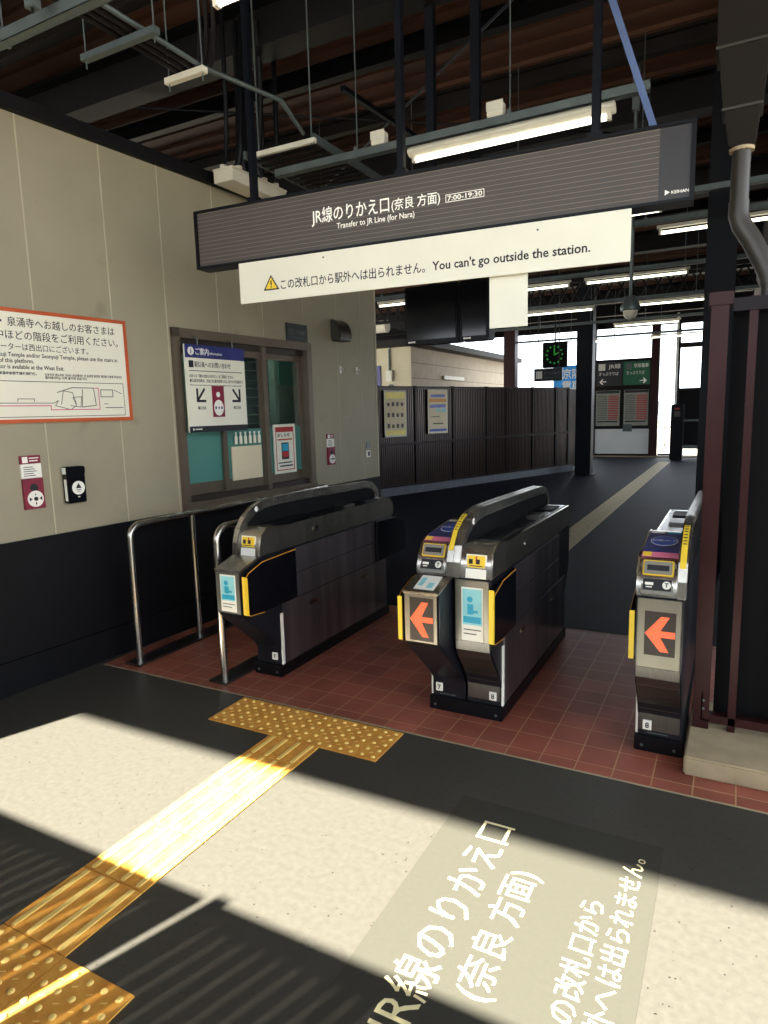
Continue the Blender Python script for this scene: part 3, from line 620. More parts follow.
        bp = obj('button_panel', facet_box(MB(), p0, p1, rx[0]+0.014, rx[1]-0.014, 0.002, 0.1, 0.42, 0.002), 'ink', r, 0.0)
        obj('panel_text', facet_box(facet_box(MB(), p0, p1, rx[0]+0.022, rx[0]+0.055, 0.001, 0.24, 0.32, 0.0042), p0, p1, rx[0]+0.026, rx[0]+0.050, 0.001, 0.17, 0.20, 0.0042), 'white', bp)
        Vt = (Vector(p1)-Vector(p0)).normalized(); nn = Vector((-Vt.y, Vt.x))
        c_ = Vector(p0)+(Vector(p1)-Vector(p0))*0.26+nn*0.005
        m = MB(); b_ = len(m.v)
        cxx = rx[1]-0.032
        ring = [(cxx+0.017*math.cos(t*PI/10), c_.x+Vt.x*0.017*math.sin(t*PI/10), c_.y+Vt.y*0.017*math.sin(t*PI/10)) for t in range(20)]
        m.v += ring+[(x_, y_+nn.x*0.002, z_+nn.y*0.002) for x_, y_, z_ in ring]
        m.f.append(tuple(range(20, 40))); m.f += [(i, (i+1) % 20, 20+(i+1) % 20, 20+i) for i in range(20)]; m.f.append(tuple(range(19, -1, -1)))
        rb = obj('round_button', m, 'white', bp)
        text('button_letter', 'T', 0.026, 'ink', (cxx, c_.x+nn.x*0.003-Vt.x*0.009, c_.y+nn.y*0.003-Vt.y*0.009), rb, yd=(0, Vt.x, Vt.y), align='CENTER', bold=0.03)
        sl = obj('ticket_slot_surround', facet_box(MB(), p0, p1, rx[0]+0.008, rx[1]-0.008, 0.006, 0.52, 0.97, 0.0), 'yellow', r, 0.004)
        sp_ = obj('ticket_slot', facet_box(MB(), p0, p1, rx[0]+0.014, rx[1]-0.014, 0.004, 0.56, 0.93, 0.005), 'plastic', sl, 0.002)
        obj('slot_opening', facet_box(MB(), p0, p1, rx[0]+0.026, rx[1]-0.026, 0.001, 0.66, 0.82, 0.0092), 'ink', sp_)
        q0, q1 = (-0.088, 0.9425), (-0.052, 0.957)
        obj('label_strip', facet_box(MB(), q0, q1, rx[0]-0.004, rx[1]+0.004, 0.002, 0.0, 1.0, 0.002), 'pink', r)
        obj('label_mark', facet_box(MB(), q0, q1, rx[0]+0.0, rx[0]+0.035, 0.001, 0.1, 0.9, 0.0042), 'yellow', r)
        t0, t1 = (-0.05, 0.957), (0.27, 0.992)
        ic = obj('card_reader_panel', facet_box(MB(), t0, t1, rx[0]-0.006, rx[1]+0.006, 0.004, 0.02, 0.98, 0.001), 'navy', r, 0.001)
        tv = (Vector(t1)-Vector(t0)); tn = Vector((-tv.y, tv.x)).normalized()
        def oval(a_, b_, up, name, mm):
            c0 = Vector(t0)+tv*0.5+tn*up; d_ = tv.normalized(); mb = MB(); xx = (rx[0]+rx[1])/2
            rg = [(xx+a_*math.cos(t*PI/14), c0.x+d_.x*b_*math.sin(t*PI/14), c0.y+d_.y*b_*math.sin(t*PI/14)) for t in range(28)]
            mb.v += rg+[(x_, y_+tn.x*0.001, z_+tn.y*0.001) for x_, y_, z_ in rg]; mb.f.append(tuple(range(28, 56))); mb.f += [(i, (i+1) % 28, 28+(i+1) % 28, 28+i) for i in range(28)]
            obj(name, mb, mm, ic)
        oval(0.058, 0.075, 0.0055, 'reader_ring', 'white'); oval(0.054, 0.069, 0.0067, 'reader_oval', 'blue')
        text('reader_text', 'ICカード', 0.03, 'white', ((rx[0]+rx[1])/2, t0[0]+tv.x*0.46, t0[1]+tv.y*0.46+0.0082), ic, yd=(0, tv.x, tv.y), align='CENTER', bold=0.01)
        obj('reader_band', facet_box(MB(), t0, t1, rx[0], rx[0]+0.06, 0.001, 0.88, 0.96, 0.005), 'white', ic); obj('reader_band', facet_box(MB(), t0, t1, rx[0]+0.075, rx[1], 0.001, 0.88, 0.96, 0.005), 'cyan_dk', ic)
        # yellow warning strip over the arch
        ys = obj('warning_strip', MB().strip([(y-0.0, z+0.0015) for y, z in [(-0.150, 0.915), (-0.135, 0.9405), (-0.08, 1.0055), (0.0, 1.0505), (0.05, 1.067)]], 0.0015, *P(0.006, 0.030)), 'yellow', r)
        m = MB()
        for k in range(14):
            t = k/13; a0_ = Vector((-0.08, 1.0075)).lerp(Vector((0.0, 1.0525)), t*3) if t < 1/3 else (Vector((0.0, 1.0525)).lerp(Vector((0.09, 1.0795)), t*3-1) if t < 2/3 else Vector((0.09, 1.0795)).lerp(Vector((0.2, 1.0905)), t*3-2))
            m.box(*P(0.011, 0.025), a0_.x, a0_.x+0.008, a0_.y-0.001, a0_.y+0.003)
        obj('strip_letters', m, 'ink', ys)
    if front == 'box' and reader:
        lt0, lt1 = (-0.33, 0.745), (-0.18, 0.792)
        ls = obj('lid_sticker', facet_box(MB(), lt0, lt1, fx[0]+0.04, fx[1]-0.03, 0.001, 0.1, 0.9, 0.001), 'white', r); obj('sticker_print', facet_box(facet_box(MB(), lt0, lt1, fx[0]+0.05, fx[0]+0.075, 0.001, 0.3, 0.75, 0.002), lt0, lt1, fx[0]+0.10, fx[0]+0.13, 0.001, 0.2, 0.5, 0.002), 'cyan', ls)

def gate(name, x0, x1, mods, label):
    r = root(name, (0, GY0, 0), label, 'ticket gate')
    r.location = ((x0+x1)/2, GY0, 0); off_ = -(x0+x1)/2
    p = obj('plinth', MB().box(x0+off_-0.004, x1+off_+0.004, -0.02, 1.42, 0, 0.075), 'black', r, 0.004)
    m = MB()
    for bx_ in (x0+off_+0.03, x1+off_-0.03): m.disc((bx_, 0.03), 0.007, -0.024, -0.02, 10)
    obj('bolt', m, 'galv', p)
    for a in mods: gate_module(r, a[0]+off_, *a[1:])
    return r
gate('ticket_gate', -2.6, -2.4, [(-2.6, False, 'box', False, '7', True)], 'stainless ticket gate beside the hoop handrail, with a blue poster on its front')
gate('ticket_gate', -1.4, -1.0, [(-1.4, True, 'box', True, '7', False), (-1.2, False, 'flat', False, '8', True)], 'double width ticket gate in the middle with both an orange arrow and a blue poster')
gate('ticket_gate', -0.352, -0.152, [(-0.352, True, 'flat', True, '8', False, 0.2, -0.14)], 'narrow ticket gate with orange arrow standing beside the concrete curb and brown posts')

# ------------------------------------------------------------------ hoop handrails
def hoop(name, x, y0, y1, top, r0, label, mid=None):
    r = root(name, (x, y0, 0), label, 'handrail'); L = y1-y0; pts = [(0, 0, 0.01), (0, 0, top-0.09)]
    pts += [(0, 0.09-0.09*math.cos(a), top-0.09+0.09*math.sin(a)) for a in [PI/2*k/6 for k in range(1, 7)]]
    pts += [(0, L-0.09+0.09*math.sin(a), top-0.09+0.09*math.cos(a)) for a in [PI/2*k/6 for k in range(0, 7)]]+[(0, L, 0.01)]
    obj('hoop_pipe', MB().tube(pts, r0, 16), 'steel', r, 0, True)
    if mid: 
        for q in mid: obj('middle_post', MB().tube([(0, q, 0.01), (0, q, top-0.01)], r0*0.9, 16), 'steel', r, 0, True)
    obj('base_plate', MB().box(-0.07, 0.07, -0.07, L+0.07, 0, 0.014), 'steel_dark', r, 0.003)
    return r
hoop('handrail', -3.42, 2.92, 5.3, 0.92, 0.021, 'long stainless handrail with several posts along the black lower wall', [0.56, 1.5])
hoop('handrail', -2.70, 2.93, 4.3, 0.945, 0.021, 'stainless hoop handrail directly left of the ticket gate with the blue poster', [0.7])

# ------------------------------------------------------------------ tactile paving and floor lettering
def dome_tile(name, x0, y0, nx, ny, label, group='dotted tactile paving tiles'):
    W = 0.06*nx-0.002
    r = root(name, (x0, y0, 0), label, 'tactile paving', 0, group)
    obj('base', MB().box(0.002, W, 0.002, 0.298, 0, 0.005), 'tact', r)
    m = MB()
    for i in range(nx):
        for j in range(ny):
            cx_, cy_ = 0.03+i*0.06, 0.03+j*0.06
            m.tube([(cx_, cy_, 0.004), (cx_, cy_, 0.007), (cx_, cy_, 0.0095), (cx_, cy_, 0.010)], [0.0115, 0.0105, 0.0075, 0.003], 12)
    obj('domes', m, 'tact_bar', r, 0, True)
    m = MB(); random.seed(3)
    for i in range(6):
        for j in range(6):
            cx_, cy_ = i*0.06+0.002, j*0.06+0.002
            if 0.006 < cx_ < W-0.004 and 0.006 < cy_ < 0.294: m.beam((cx_-0.008, cy_-0.004, 0.0055), (cx_+0.008, cy_+0.004, 0.0055), 0.003, 0.002)
    obj('grip_ridges', m, 'tact_bar', r)
    return r
def bar_tile(name, x0, y0, label, base='tact', bar='tact_bar', group='ribbed tactile paving tiles'):
    r = root(name, (x0, y0, 0), label, 'tactile paving', 0, group)
    obj('base', MB().box(0.002, 0.298, 0.002, 0.298, 0, 0.005), base, r)
    m = MB()
    for i in range(4):
        c_ = 0.0375+i*0.075
        m.prism([(0.006, 0.004), (0.014, 0.0095), (0.286, 0.0095), (0.294, 0.004)], c_-0.0105, c_+0.0105)
    obj('bars', m, bar, r, 0.002)
    m = MB()
    for i in range(3):
        for j in range(5):
            cx_, cy_ = 0.075+i*0.075, 0.03+j*0.06; m.beam((cx_-0.008, cy_-0.005, 0.0055), (cx_+0.008, cy_+0.005, 0.0055), 0.003, 0.002)
    obj('grip_ridges', m, base, r)
    return r
dA = dome_tile('dotted_tactile_tile', -2.42, 2.475, 5, 5, 'orange-yellow dotted tactile tile at the left end of the row before the gates')
for i, (x, y, lab) in enumerate([(-2.12, 2.475, 'orange dotted tactile tile second from the left in the row before the gates'),
                  (-1.82, 2.475, 'orange-yellow dotted tactile tile third from the left in the row before the gates'),
                  (-2.01, 0.79, 'dotted tactile tile at the bottom left corner, below the ribbed strip'), (-1.71, 0.79, 'dotted tactile tile at the bottom left, crossed by a thin streak of sunlight')]):
    c = copy_tree(dA); c.location = (x, y, 0); c['label'] = lab
# the row's last tile is 0.1 m narrower; a full tile closes it
dome_tile('dotted_tactile_tile', -1.52, 2.475, 2, 5, 'cut narrow dotted tactile tile at the right end of the row before the gates')
bA = bar_tile('ribbed_tactile_tile', -2.01, 1.09, 'ribbed tactile tile in the shade nearest the dotted tile at bottom left')
for i, lab in enumerate(['ribbed tactile tile where the near shadow edge crosses the strip', 'bright sunlit ribbed tactile tile, third from the near end of the strip', 'bright sunlit ribbed tactile tile, fourth from the near end of the strip']):
    c = copy_tree(bA); c.location = (-2.01, 1.39+0.3*i, 0); c['label'] = lab
c = copy_tree(bA); c.location = (-2.01, 2.29, 0); c.scale = (1, 0.61, 1); c['label'] = 'ribbed tactile tile joining the dotted row before the gates'
fA = bar_tile('ribbed_tactile_tile', -1.90, 4.85, 'worn pale ribbed tactile tile of the long line running down the far hall', 'tact_far', 'tact_far', 'ribbed tactile tiles of the far line')
for i in range(1, 51):
    c = copy_tree(fA); c.location = (-1.90, 4.85+0.3*i, 0)
dc = root('floor_lettering', (-0.56, 1.6, 0), 'grey floor sheet with large pale Japanese lettering on the sunlit floor', 'floor sign')
obj('sheet', MB().box(-0.38, 0.40, -0.95, 0.80, 0.0, 0.0008), 'decal', dc)
TX = dict(xd=(0, 1, 0), yd=(-1, 0, 0), th=0.0004)
def dt(body, size, x, y, fit): text('letters', body, size, 'decal_ink', (x+0.56, y-1.6, 0.0008), dc, fit=fit, bold=0.0, lift=0.0005, **TX)
dt('JR線のりかえ口', 0.155, -0.685, 1.29, 0.985)
dt('(奈良 方面)', 0.125, -0.535, 1.50, 0.555)
dt('この改札口から', 0.088, -0.305, 1.46, 0.56)
dt('駅外へは出られません。', 0.082, -0.215, 1.46, 0.84)

# ------------------------------------------------------------------ overhead signs
SD = Vector((2.78, 0.17, 0)).normalized(); SO = Vector((-3.0, 3.25, 0))
r = root('overhead_sign', SO, 'long dark brown pinstriped overhead sign with white transfer lettering', 'sign', xdir=SD)
obj('box', MB().box(0.02, 2.64, 0.0, 0.10, 2.515, 2.825), 'sign', r)
obj('end_panel', MB().box(2.64, 2.77, 0.0, 0.10, 2.515, 2.825), 'sign_end', r)
obj('frame', MB().box(0, 2.79, -0.012, 0.11, 2.825, 2.84).box(0, 2.79, -0.012, 0.11, 2.50, 2.515).box(0, 0.02, -0.012, 0.11, 2.515, 2.825).box(2.77, 2.79, -0.012, 0.11, 2.515, 2.825), 'black', r, 0.002)
text('lettering', 'JR線のりかえ口', 0.088, 'lettering', (0.825, 0, 2.665), r, fit=0.48, bold=0.01)
text('lettering', '(奈良 方面)', 0.064, 'lettering', (1.318, 0, 2.667), r, fit=0.275, bold=0.008)
text('lettering', 'Transfer to JR Line (for Nara)', 0.042, 'lettering', (0.984, 0, 2.615), r, fit=0.465, bold=0.006)
hb = MB(); ln(hb, [(1.624, 2.66), (1.826, 2.66), (1.826, 2.695), (1.624, 2.695), (1.624, 2.66)], 0.003, -0.0012, 0.0)
obj('hours_box', hb, 'lettering', r); text('hours', '7:00-19:30', 0.034, 'lettering', (1.633, 0, 2.666), r, fit=0.184, bold=0.012)
text('company_name', 'KEIHAN', 0.019, 'lettering', (2.695, 0, 2.54), r, fit=0.072, bold=0.01); obj('company_mark', MB().flat([(2.668, 2.537), (2.688, 2.548), (2.668, 2.56)], -0.0012, 0), 'lettering', r)
r = root('banner_sign', SO+Vector((0, -0.015, 0)), 'white banner board with a warning triangle, You can\'t go outside the station', 'sign', xdir=SD)
obj('board', MB().box(0.32, 2.53, 0.0, 0.012, 2.266, 2.499), 'cream', r, 0.001)
tr = obj('warning_triangle', MB().flat([(0.49, 2.326), (0.60, 2.326), (0.545, 2.412)], -0.001, 0), 'ink', r)
obj('triangle_fill', MB().flat([(0.505, 2.334), (0.585, 2.334), (0.545, 2.398)], -0.002, -0.001), 'yellow', tr); obj('exclamation', MB().box(0.541, 0.549, -0.003, -0.002, 2.352, 2.38).box(0.541, 0.549, -0.003, -0.002, 2.34, 2.347), 'ink', tr)
text('lettering', 'この改札口から駅外へは出られません。', 0.062, 'ink', (0.61, 0, 2.327), r, fit=0.90, bold=0.008)
text('lettering', "You can't go outside the station.", 0.062, 'ink', (1.55, 0, 2.329), r, fit=0.80, bold=0.018)
obj('screw', MB().disc((0.9, 2.47), 0.005, -0.003, 0, 8).disc((2.1, 2.46), 0.005, -0.003, 0, 8), 'greyink', r)
tag(place(obj('hanging_sheet', MB().box(1.845, 2.041, 0.03, 0.04, 2.015, 2.30).box(1.86, 1.88, 0.013, 0.03, 2.27, 2.30).box(2.0, 2.02, 0.013, 0.03, 2.27, 2.30), 'cream'), SO, math.atan2(SD.y, SD.x)), 'plain white sheet hanging below the white banner board', 'sheet')
# hanger posts of the overhead sign
for (u, lab, top) in ((0.32, 'dark hanger post near the left end of the overhead sign', 4.3), (1.30, 'dark hanger post at the middle of the overhead sign', 4.3), (2.33, 'dark blue hanger post near the right end of the overhead sign', 4.3)):
    p = SO+SD*u+Vector((0, 0.17, 0))
    h_ = root('sign_hanger', p, lab, 'hanger'); obj('post', MB().box(-0.02, 0.02, -0.02, 0.02, 2.51, top), 'navy_black', h_, 0.003); obj('clamp', MB().box(-0.035, 0.035, -0.028, 0.03, 2.86, 2.92), 'navy_black', h_, 0.003); obj('top_plate', MB().box(-0.05, 0.05, -0.05, 0.05, top-0.01, top), 'navy_black', h_)
# diagonal brace
d_ = root('diagonal_brace', (-0.62, 3.3, 0), 'blue-grey diagonal strut running up from the right end of the overhead sign', 'strut')
obj('strut', MB().beam((0.02, 0.06, 3.45), (0.22, 0.22, 2.86), 0.03, 0.03).beam((0.02, 0.06, 3.45), (-0.2, -0.1, 4.25), 0.03, 0.03), 'blue_steel', d_)

# ------------------------------------------------------------------ fluorescent lights in rows
def lamp(x, y, z, label, group='fluorescent strip lights under the roof', L=1.2, housing=True):
    r = root('fluorescent_light', (x, y, z), label, 'light', 0, group)
    if housing: obj('housing', MB().prism([(-0.05, 0.045), (-0.05, 0.03), (-0.02, 0.012), (0.02, 0.012), (0.05, 0.03), (0.05, 0.045), (0.02, 0.07), (-0.02, 0.07)], -0.03, L+0.03), 'lamp_body', r, 0.002)
    else: obj('housing', MB().box(-0.03, L+0.03, -0.018, 0.018, 0.03, 0.06), 'lamp_body', r, 0.002)
    obj('tube', MB().tube([(0.01, 0, -0.006), (L-0.01, 0, -0.006)], 0.0155, 14), 'tube', r, 0, True)
    for k in (0, 1): obj('socket', MB().box(-0.012 if k == 0 else L-0.012, 0.012 if k == 0 else L+0.012, -0.015, 0.015, -0.022, 0.03), 'lamp_body', r, 0.002)
    return r
lamp(-1.91, 4.12, 3.2, 'large fluorescent light just above and behind the long dark overhead sign')
lamp(-1.87, 2.23, 3.2, 'fluorescent light cut off by the top edge of the photo')
L0 = lamp(-3.28, 6.15, 3.2, 'fluorescent light seen below the middle of the overhead sign behind the white banner', housing=False)
for x, y, lab in ((-1.84, 6.2, 'fluorescent light whose right end pokes out past the white banner board'), (-1.82, 9.2, 'fluorescent light right of the white hanging sheet, behind the hanging camera'),
                  (-3.25, 9.2, 'fluorescent light touching the upper right edge of the white hanging sheet'), (-4.9, 9.2, 'short lit end of a fluorescent light left of the dark monitors'),
                  (-3.4, 11.66, 'fluorescent light at the lower right of the white hanging sheet, before the dark column'), (-1.54, 11.66, 'fluorescent light directly right of the hanging camera'),
                  (-2.28, 14.4, 'fluorescent light below and behind the hanging camera'), (-0.72, 7.0, 'small fluorescent light high on the right, against the dark column'), (-1.9, 17.4, 'distant fluorescent light above the ticket information board'), (-4.2, 17.4, 'distant fluorescent light above the green clock')):
    c = copy_tree(L0); c.location = (x, y, 3.2); c['label'] = lab
for i, (y, x0, x1, lab) in enumerate(((4.12, -3.0, -0.5, 'galvanised channel carrying the large light above the overhead sign'), (2.10, -4.4, -0.4, 'galvanised channel crossing the top left corner of the photo'), (6.2, -4.3, 0.3, 'galvanised channel carrying the lights just behind the white banner'),
                      (7.0, -1.2, 0.5, 'short galvanised channel high at right in front of the dark column'), (9.2, -5.2, 0.5, 'channel carrying the second row of lights down the hall'), (11.66, -5.2, 0.5, 'channel carrying the third row of lights down the hall'), (14.4, -5.2, 0.5, 'channel carrying the fourth row of lights down the hall'), (17.4, -5.2, 0.5, 'channel carrying the last row of lights down the hall'))):
    r = root('lighting_channel', (x0, y, 3.28), lab, 'channel'); L = x1-x0
    obj('channel', MB().box(0, L, -0.025, -0.022, 0, 0.05).box(0, L, 0.022, 0.025, 0, 0.05).box(0, L, -0.025, 0.025, 0.0, 0.003), 'galv', r)
    k = 0.67 if i == 0 else 0.35
    while k < L: 
        obj('hanger_rod', MB().tube([(k, 0, 0.0), (k, 0, 1.3)], 0.004, 6), 'galv', r); obj('clip', MB().box(k-0.012, k+0.012, -0.03, 0.03, -0.005, 0.07), 'galv', r, 0.002); k += 1.05
for (x, y, z, lab) in ((-1.365, 4.12, 3.385, 'pale junction box on the channel above the overhead sign, the right one'), (-2.16, 4.12, 3.385, 'pale junction box on the channel above the overhead sign, the left one')):
    r = root('junction_box', (x, y, z), lab, 'junction box'); obj('box', MB().box(-0.05, 0.05, -0.03, 0.03, -0.054, 0.022), 'lamp_body', r, 0.004); obj('lid', MB().box(-0.052, 0.052, -0.034, -0.03, -0.022, 0.03), 'lamp_body', r, 0.001)

# ------------------------------------------------------------------ cables, pull box, pipes at upper left
pb = root('pull_box', (-3.41, 4.38, 3.30), 'pale grey cable box where a bundle of black cables ends above the wall', 'cable box')
obj('box', MB().box(-0.09, 0.09, -0.36, 0.30, 0.0, 0.085), 'lamp_body', pb, 0.004); obj('lid', MB().box(-0.094, 0.094, -0.364, 0.304, 0.085, 0.097), 'lamp_body', pb, 0.002)
random.seed(5)
for i in range(8):
    bx_, by_ = -3.45+0.08*(i % 2), 4.08+0.075*i
    tx = bx_+0.10-0.05*random.random(); ty = by_-0.15+random.random()*0.2
    pts = [(bx_, by_, 3.425)]+[(bx_+(tx-bx_)*t+0.03*math.sin(t*3+i), by_+(ty-by_)*t+0.02*math.cos(t*4+i*2), 3.425+1.05*t) for t in [k/10 for k in range(1, 11)]]
    c = root('power_cable', (0, 0, 0), 'black cable in the bundle dropping into the pale cable box above the wall', 'cable', 0, 'black cables over the cable box')
    obj('cable', MB().tube(pts, 0.017+0.004*(i % 3), 10), 'black', c, 0, True); obj('gland', MB().tube([(bx_, by_, 3.397), (bx_, by_, 3.435)], 0.028, 10), 'lamp_body', c, 0, True)
for k, dx in enumerate((0.0, 0.05, 0.10, 0.15)):
    x = -2.78+dx
    pts = [(x, -1.0, 3.46), (x, 3.0, 3.46)] + ([(x+0.05, 3.2, 3.46), (x+0.14, 3.5, 3.45), (x+0.06, 3.75, 3.44), (x+0.0, 3.93, 3.44)] if k == 3 else [(x, 3.1, 3.50), (x-0.02, 3.16, 3.62), (x-0.04, 3.2, 3.8), (x-0.04, 3.2, 4.4)])
    tag(obj('conduit', MB().tube(pts, 0.013, 10), 'galv' if k == 3 else 'beam2', None, 0, True),
        'pale conduit, the rightmost of the row hung under the roof at upper left' if k == 3 else 'dull conduit in the row hung under the roof at upper left', 'conduit', 'conduits under the roof at upper left')
for y, xa, xb, lab, mm in ((2.56, -3.04, -2.52, 'dull trapeze bar under the conduits at upper left, nearer than the bright one', 'galv'), (2.95, -2.86, -2.58, 'short bright trapeze bar under the conduits at upper left', 'lamp_body')):
    r = root('trapeze_bar', (xa, y, 3.42), lab, 'bracket'); obj('bar', MB().box(0, xb-xa, -0.02, 0.02, -0.014, 0.018), mm, r, 0.002)
    for x in (0.02, xb-xa-0.02): obj('rod', MB().tube([(x, 0, -0.05), (x, 0, 1.17)], 0.004, 6), 'galv', r)
r = root('cable_tray', (-3.16, 3.98, 3.40), 'ladder-like cable tray with ribbed floor behind the overhead sign at left', 'cable tray')
obj('side_rail', MB().box(-0.02, 0.0, 0, 1.9, 0, 0.05), 'galv', r); obj('side_rail', MB().box(0.56, 0.58, 0, 1.9, 0, 0.05), 'galv', r)
m = MB()
for i in range(24): m.box(0.0, 0.56, 0.02+i*0.08, 0.05+i*0.08, 0.0, 0.012)
obj('rungs', m, 'beam2', r); obj('end_bar', MB().box(0.1, 0.60, -0.03, 0.0, -0.02, 0.012), 'lamp_body', r, 0.002)
for x in (0.13, 0.57): obj('rod', MB().tube([(x, -0.015, -0.03), (x, -0.015, 1.15)], 0.005, 6), 'galv', r)
c = root('drop_rod', (-2.62, 2.02, 3.28), 'thin dark rod with a clamp crossing the galvanised channel at top left', 'rod')
obj('rod', MB().tube([(-0.02, -0.03, 1.3), (-0.02, -0.03, -0.02)], 0.006, 6), 'black', c); obj('clamp', MB().box(-0.05, 0.0, -0.045, 0.0, 0.0, 0.06), 'galv', c, 0.003)

# ------------------------------------------------------------------ hanging things in the hall
r = root('security_camera', (-0.91, 6.6, 2.46), 'grey dome security camera on a thin pole in front of the rows of lights', 'camera')
obj('pole', MB().tube([(0, 0, 0.12), (0, 0, 1.75)], 0.016, 10), 'galv', r, 0, True)
obj('ceiling_clamp', MB().box(-0.03, 0.03, -0.03, 0.03, 1.7, 2.13), 'galv', r); obj('mount', MB().tube([(0, 0, 0.0), (0, 0, 0.03), (0, 0, 0.09), (0, 0, 0.13)], [0.085, 0.09, 0.06, 0.035], 20), 'galv', r, 0, True)
obj('dome', MB().tube([(0, 0, 0.0), (0, 0, -0.04), (0, 0, -0.07), (0, 0, -0.085)], [0.065, 0.06, 0.04, 0.01], 20), 'lamp_body', r, 0, True)
for (x0, x1, lab) in ((-2.14, -1.73, 'large dark hanging monitor, left of the pair below the white banner'), (-1.72, -1.51, 'narrow dark hanging monitor side by side with the larger one, next to the white sheet')):
    r = root('hanging_monitor', ((x0+x1)/2, 4.4, 2.07), lab, 'monitor'); hw = (x1-x0)/2
    obj('casing', MB().box(-hw, hw, 0, 0.13, 0, 0.40), 'black', r, 0.008); obj('screen', MB().box(-hw+0.02, hw-0.02, -0.004, 0, 0.03, 0.37), 'glossblack', r); obj('bracket', MB().box(-0.03, 0.03, 0.03, 0.08, 0.40, 2.25), 'navy_black', r); obj('foot_clip', MB().box(-hw+0.03, -hw+0.08, -0.01, 0.0, 0.01, 0.022), 'lamp_body', r)
r = root('platform_clock', (-3.15, 13, 2.6), 'square dark hanging clock with glowing green marks', 'clock')
obj('case', MB().box(-0.23, 0.23, 0, 0.12, -0.24, 0.24), 'matte_black', r, 0.01)
m = MB()
for k in range(12):
    a = k*PI/6; m.disc((0.15*math.sin(a), 0.16*math.cos(a)), 0.018, -0.006, 0, 8)
obj('hour_marks', m, 'led', r); hm = MB(); ln(hm, [(0, 0), (0.0, 0.12)], 0.022, -0.008, 0); ln(hm, [(0, 0), (0.07, 0.03)], 0.022, -0.008, 0); obj('hands', hm, 'led', r)
obj('pole', MB().tube([(0, 0.06, 0.24), (0, 0.06, 1.99)], 0.014, 8), 'black', r)
r = root('direction_sign', (-3.22, 12.8, 2.22), 'small dark hanging direction sign below the clock', 'sign')
obj('box', MB().box(-0.27, 0.27, 0, 0.06, -0.12, 0.12), 'dark_sign', r, 0.005); obj('pictogram', MB().box(-0.23, -0.11, -0.004, 0, -0.07, 0.07), 'white', r); text('lettering', 'のりば案内', 0.075, 'galv', (-0.08, 0, 0.0), r, fit=0.31); text('lettering', 'Information', 0.05, 'galv', (-0.08, 0, -0.07), r, fit=0.25)
for x in (-0.2, 0.2): obj('hanger', MB().tube([(x, 0.03, 0.12), (x, 0.03, 2.2)], 0.008, 6), 'black', r)

# ------------------------------------------------------------------ ribbed fence on the left of the hall
FO = Vector((-5.95, 10.97, 0)); FD = Vector((2.27, 6.23, 0)).normalized(); FR = math.atan2(FD.y, FD.x)
r = root('ribbed_fence', FO, 'tall dark brown ribbed metal fence with two posters, beyond the ticket office', 'fence', FR)
for (a, b_) in ((-2.2, -1.0), (-1.0, 0.0), (0.0, 1.0), (1.0, 2.1), (2.1, 3.2), (3.2, 3.9), (3.9, 4.9), (4.9, 5.85), (5.85, 6.4)):
    m = MB(); u = a+0.03
    m.box(a+0.02, b_-0.02, 0.012, 0.018, 0.17, 2.05)
    while u < b_-0.045: m.box(u, u+0.03, -0.008, 0.012, 0.18, 2.04); u += 0.055
    obj('ribbed_panel', m, 'fence', r); obj('post', MB().box(b_-0.03, b_+0.03, -0.03, 0.04, 0.15, 2.09), 'brown_dk', r, 0.003)
obj('mid_rail', MB().box(-2.2, 6.4, -0.035, -0.01, 0.95, 1.0), 'brown_dk', r, 0.003); obj('top_rail', MB().box(-2.2, 6.4, -0.025, 0.03, 2.05, 2.08), 'brown_dk', r, 0.003); obj('bottom_rail', MB().box(-2.2, 6.4, -0.025, 0.03, 0.15, 0.18), 'brown_dk', r)
place(struct('trim_6', MB().box(-2.3, 6.5, -0.12, 0.12, 0, 0.15), 'curb', bevel=0.01), FO, FR)
r2 = root('fence_end_panel', FO+FD*6.46, 'short ribbed panel closing the far end of the brown fence', 'fence', PI/2); m = MB(); m.box(0, 1.0, 0.0, 0.01, 0.05, 2.05)
for i in range(17): m.box(0.02+i*0.058, 0.05+i*0.058, -0.01, 0.01, 0.06, 2.04)
obj('ribbed_panel', m, 'fence', r2)
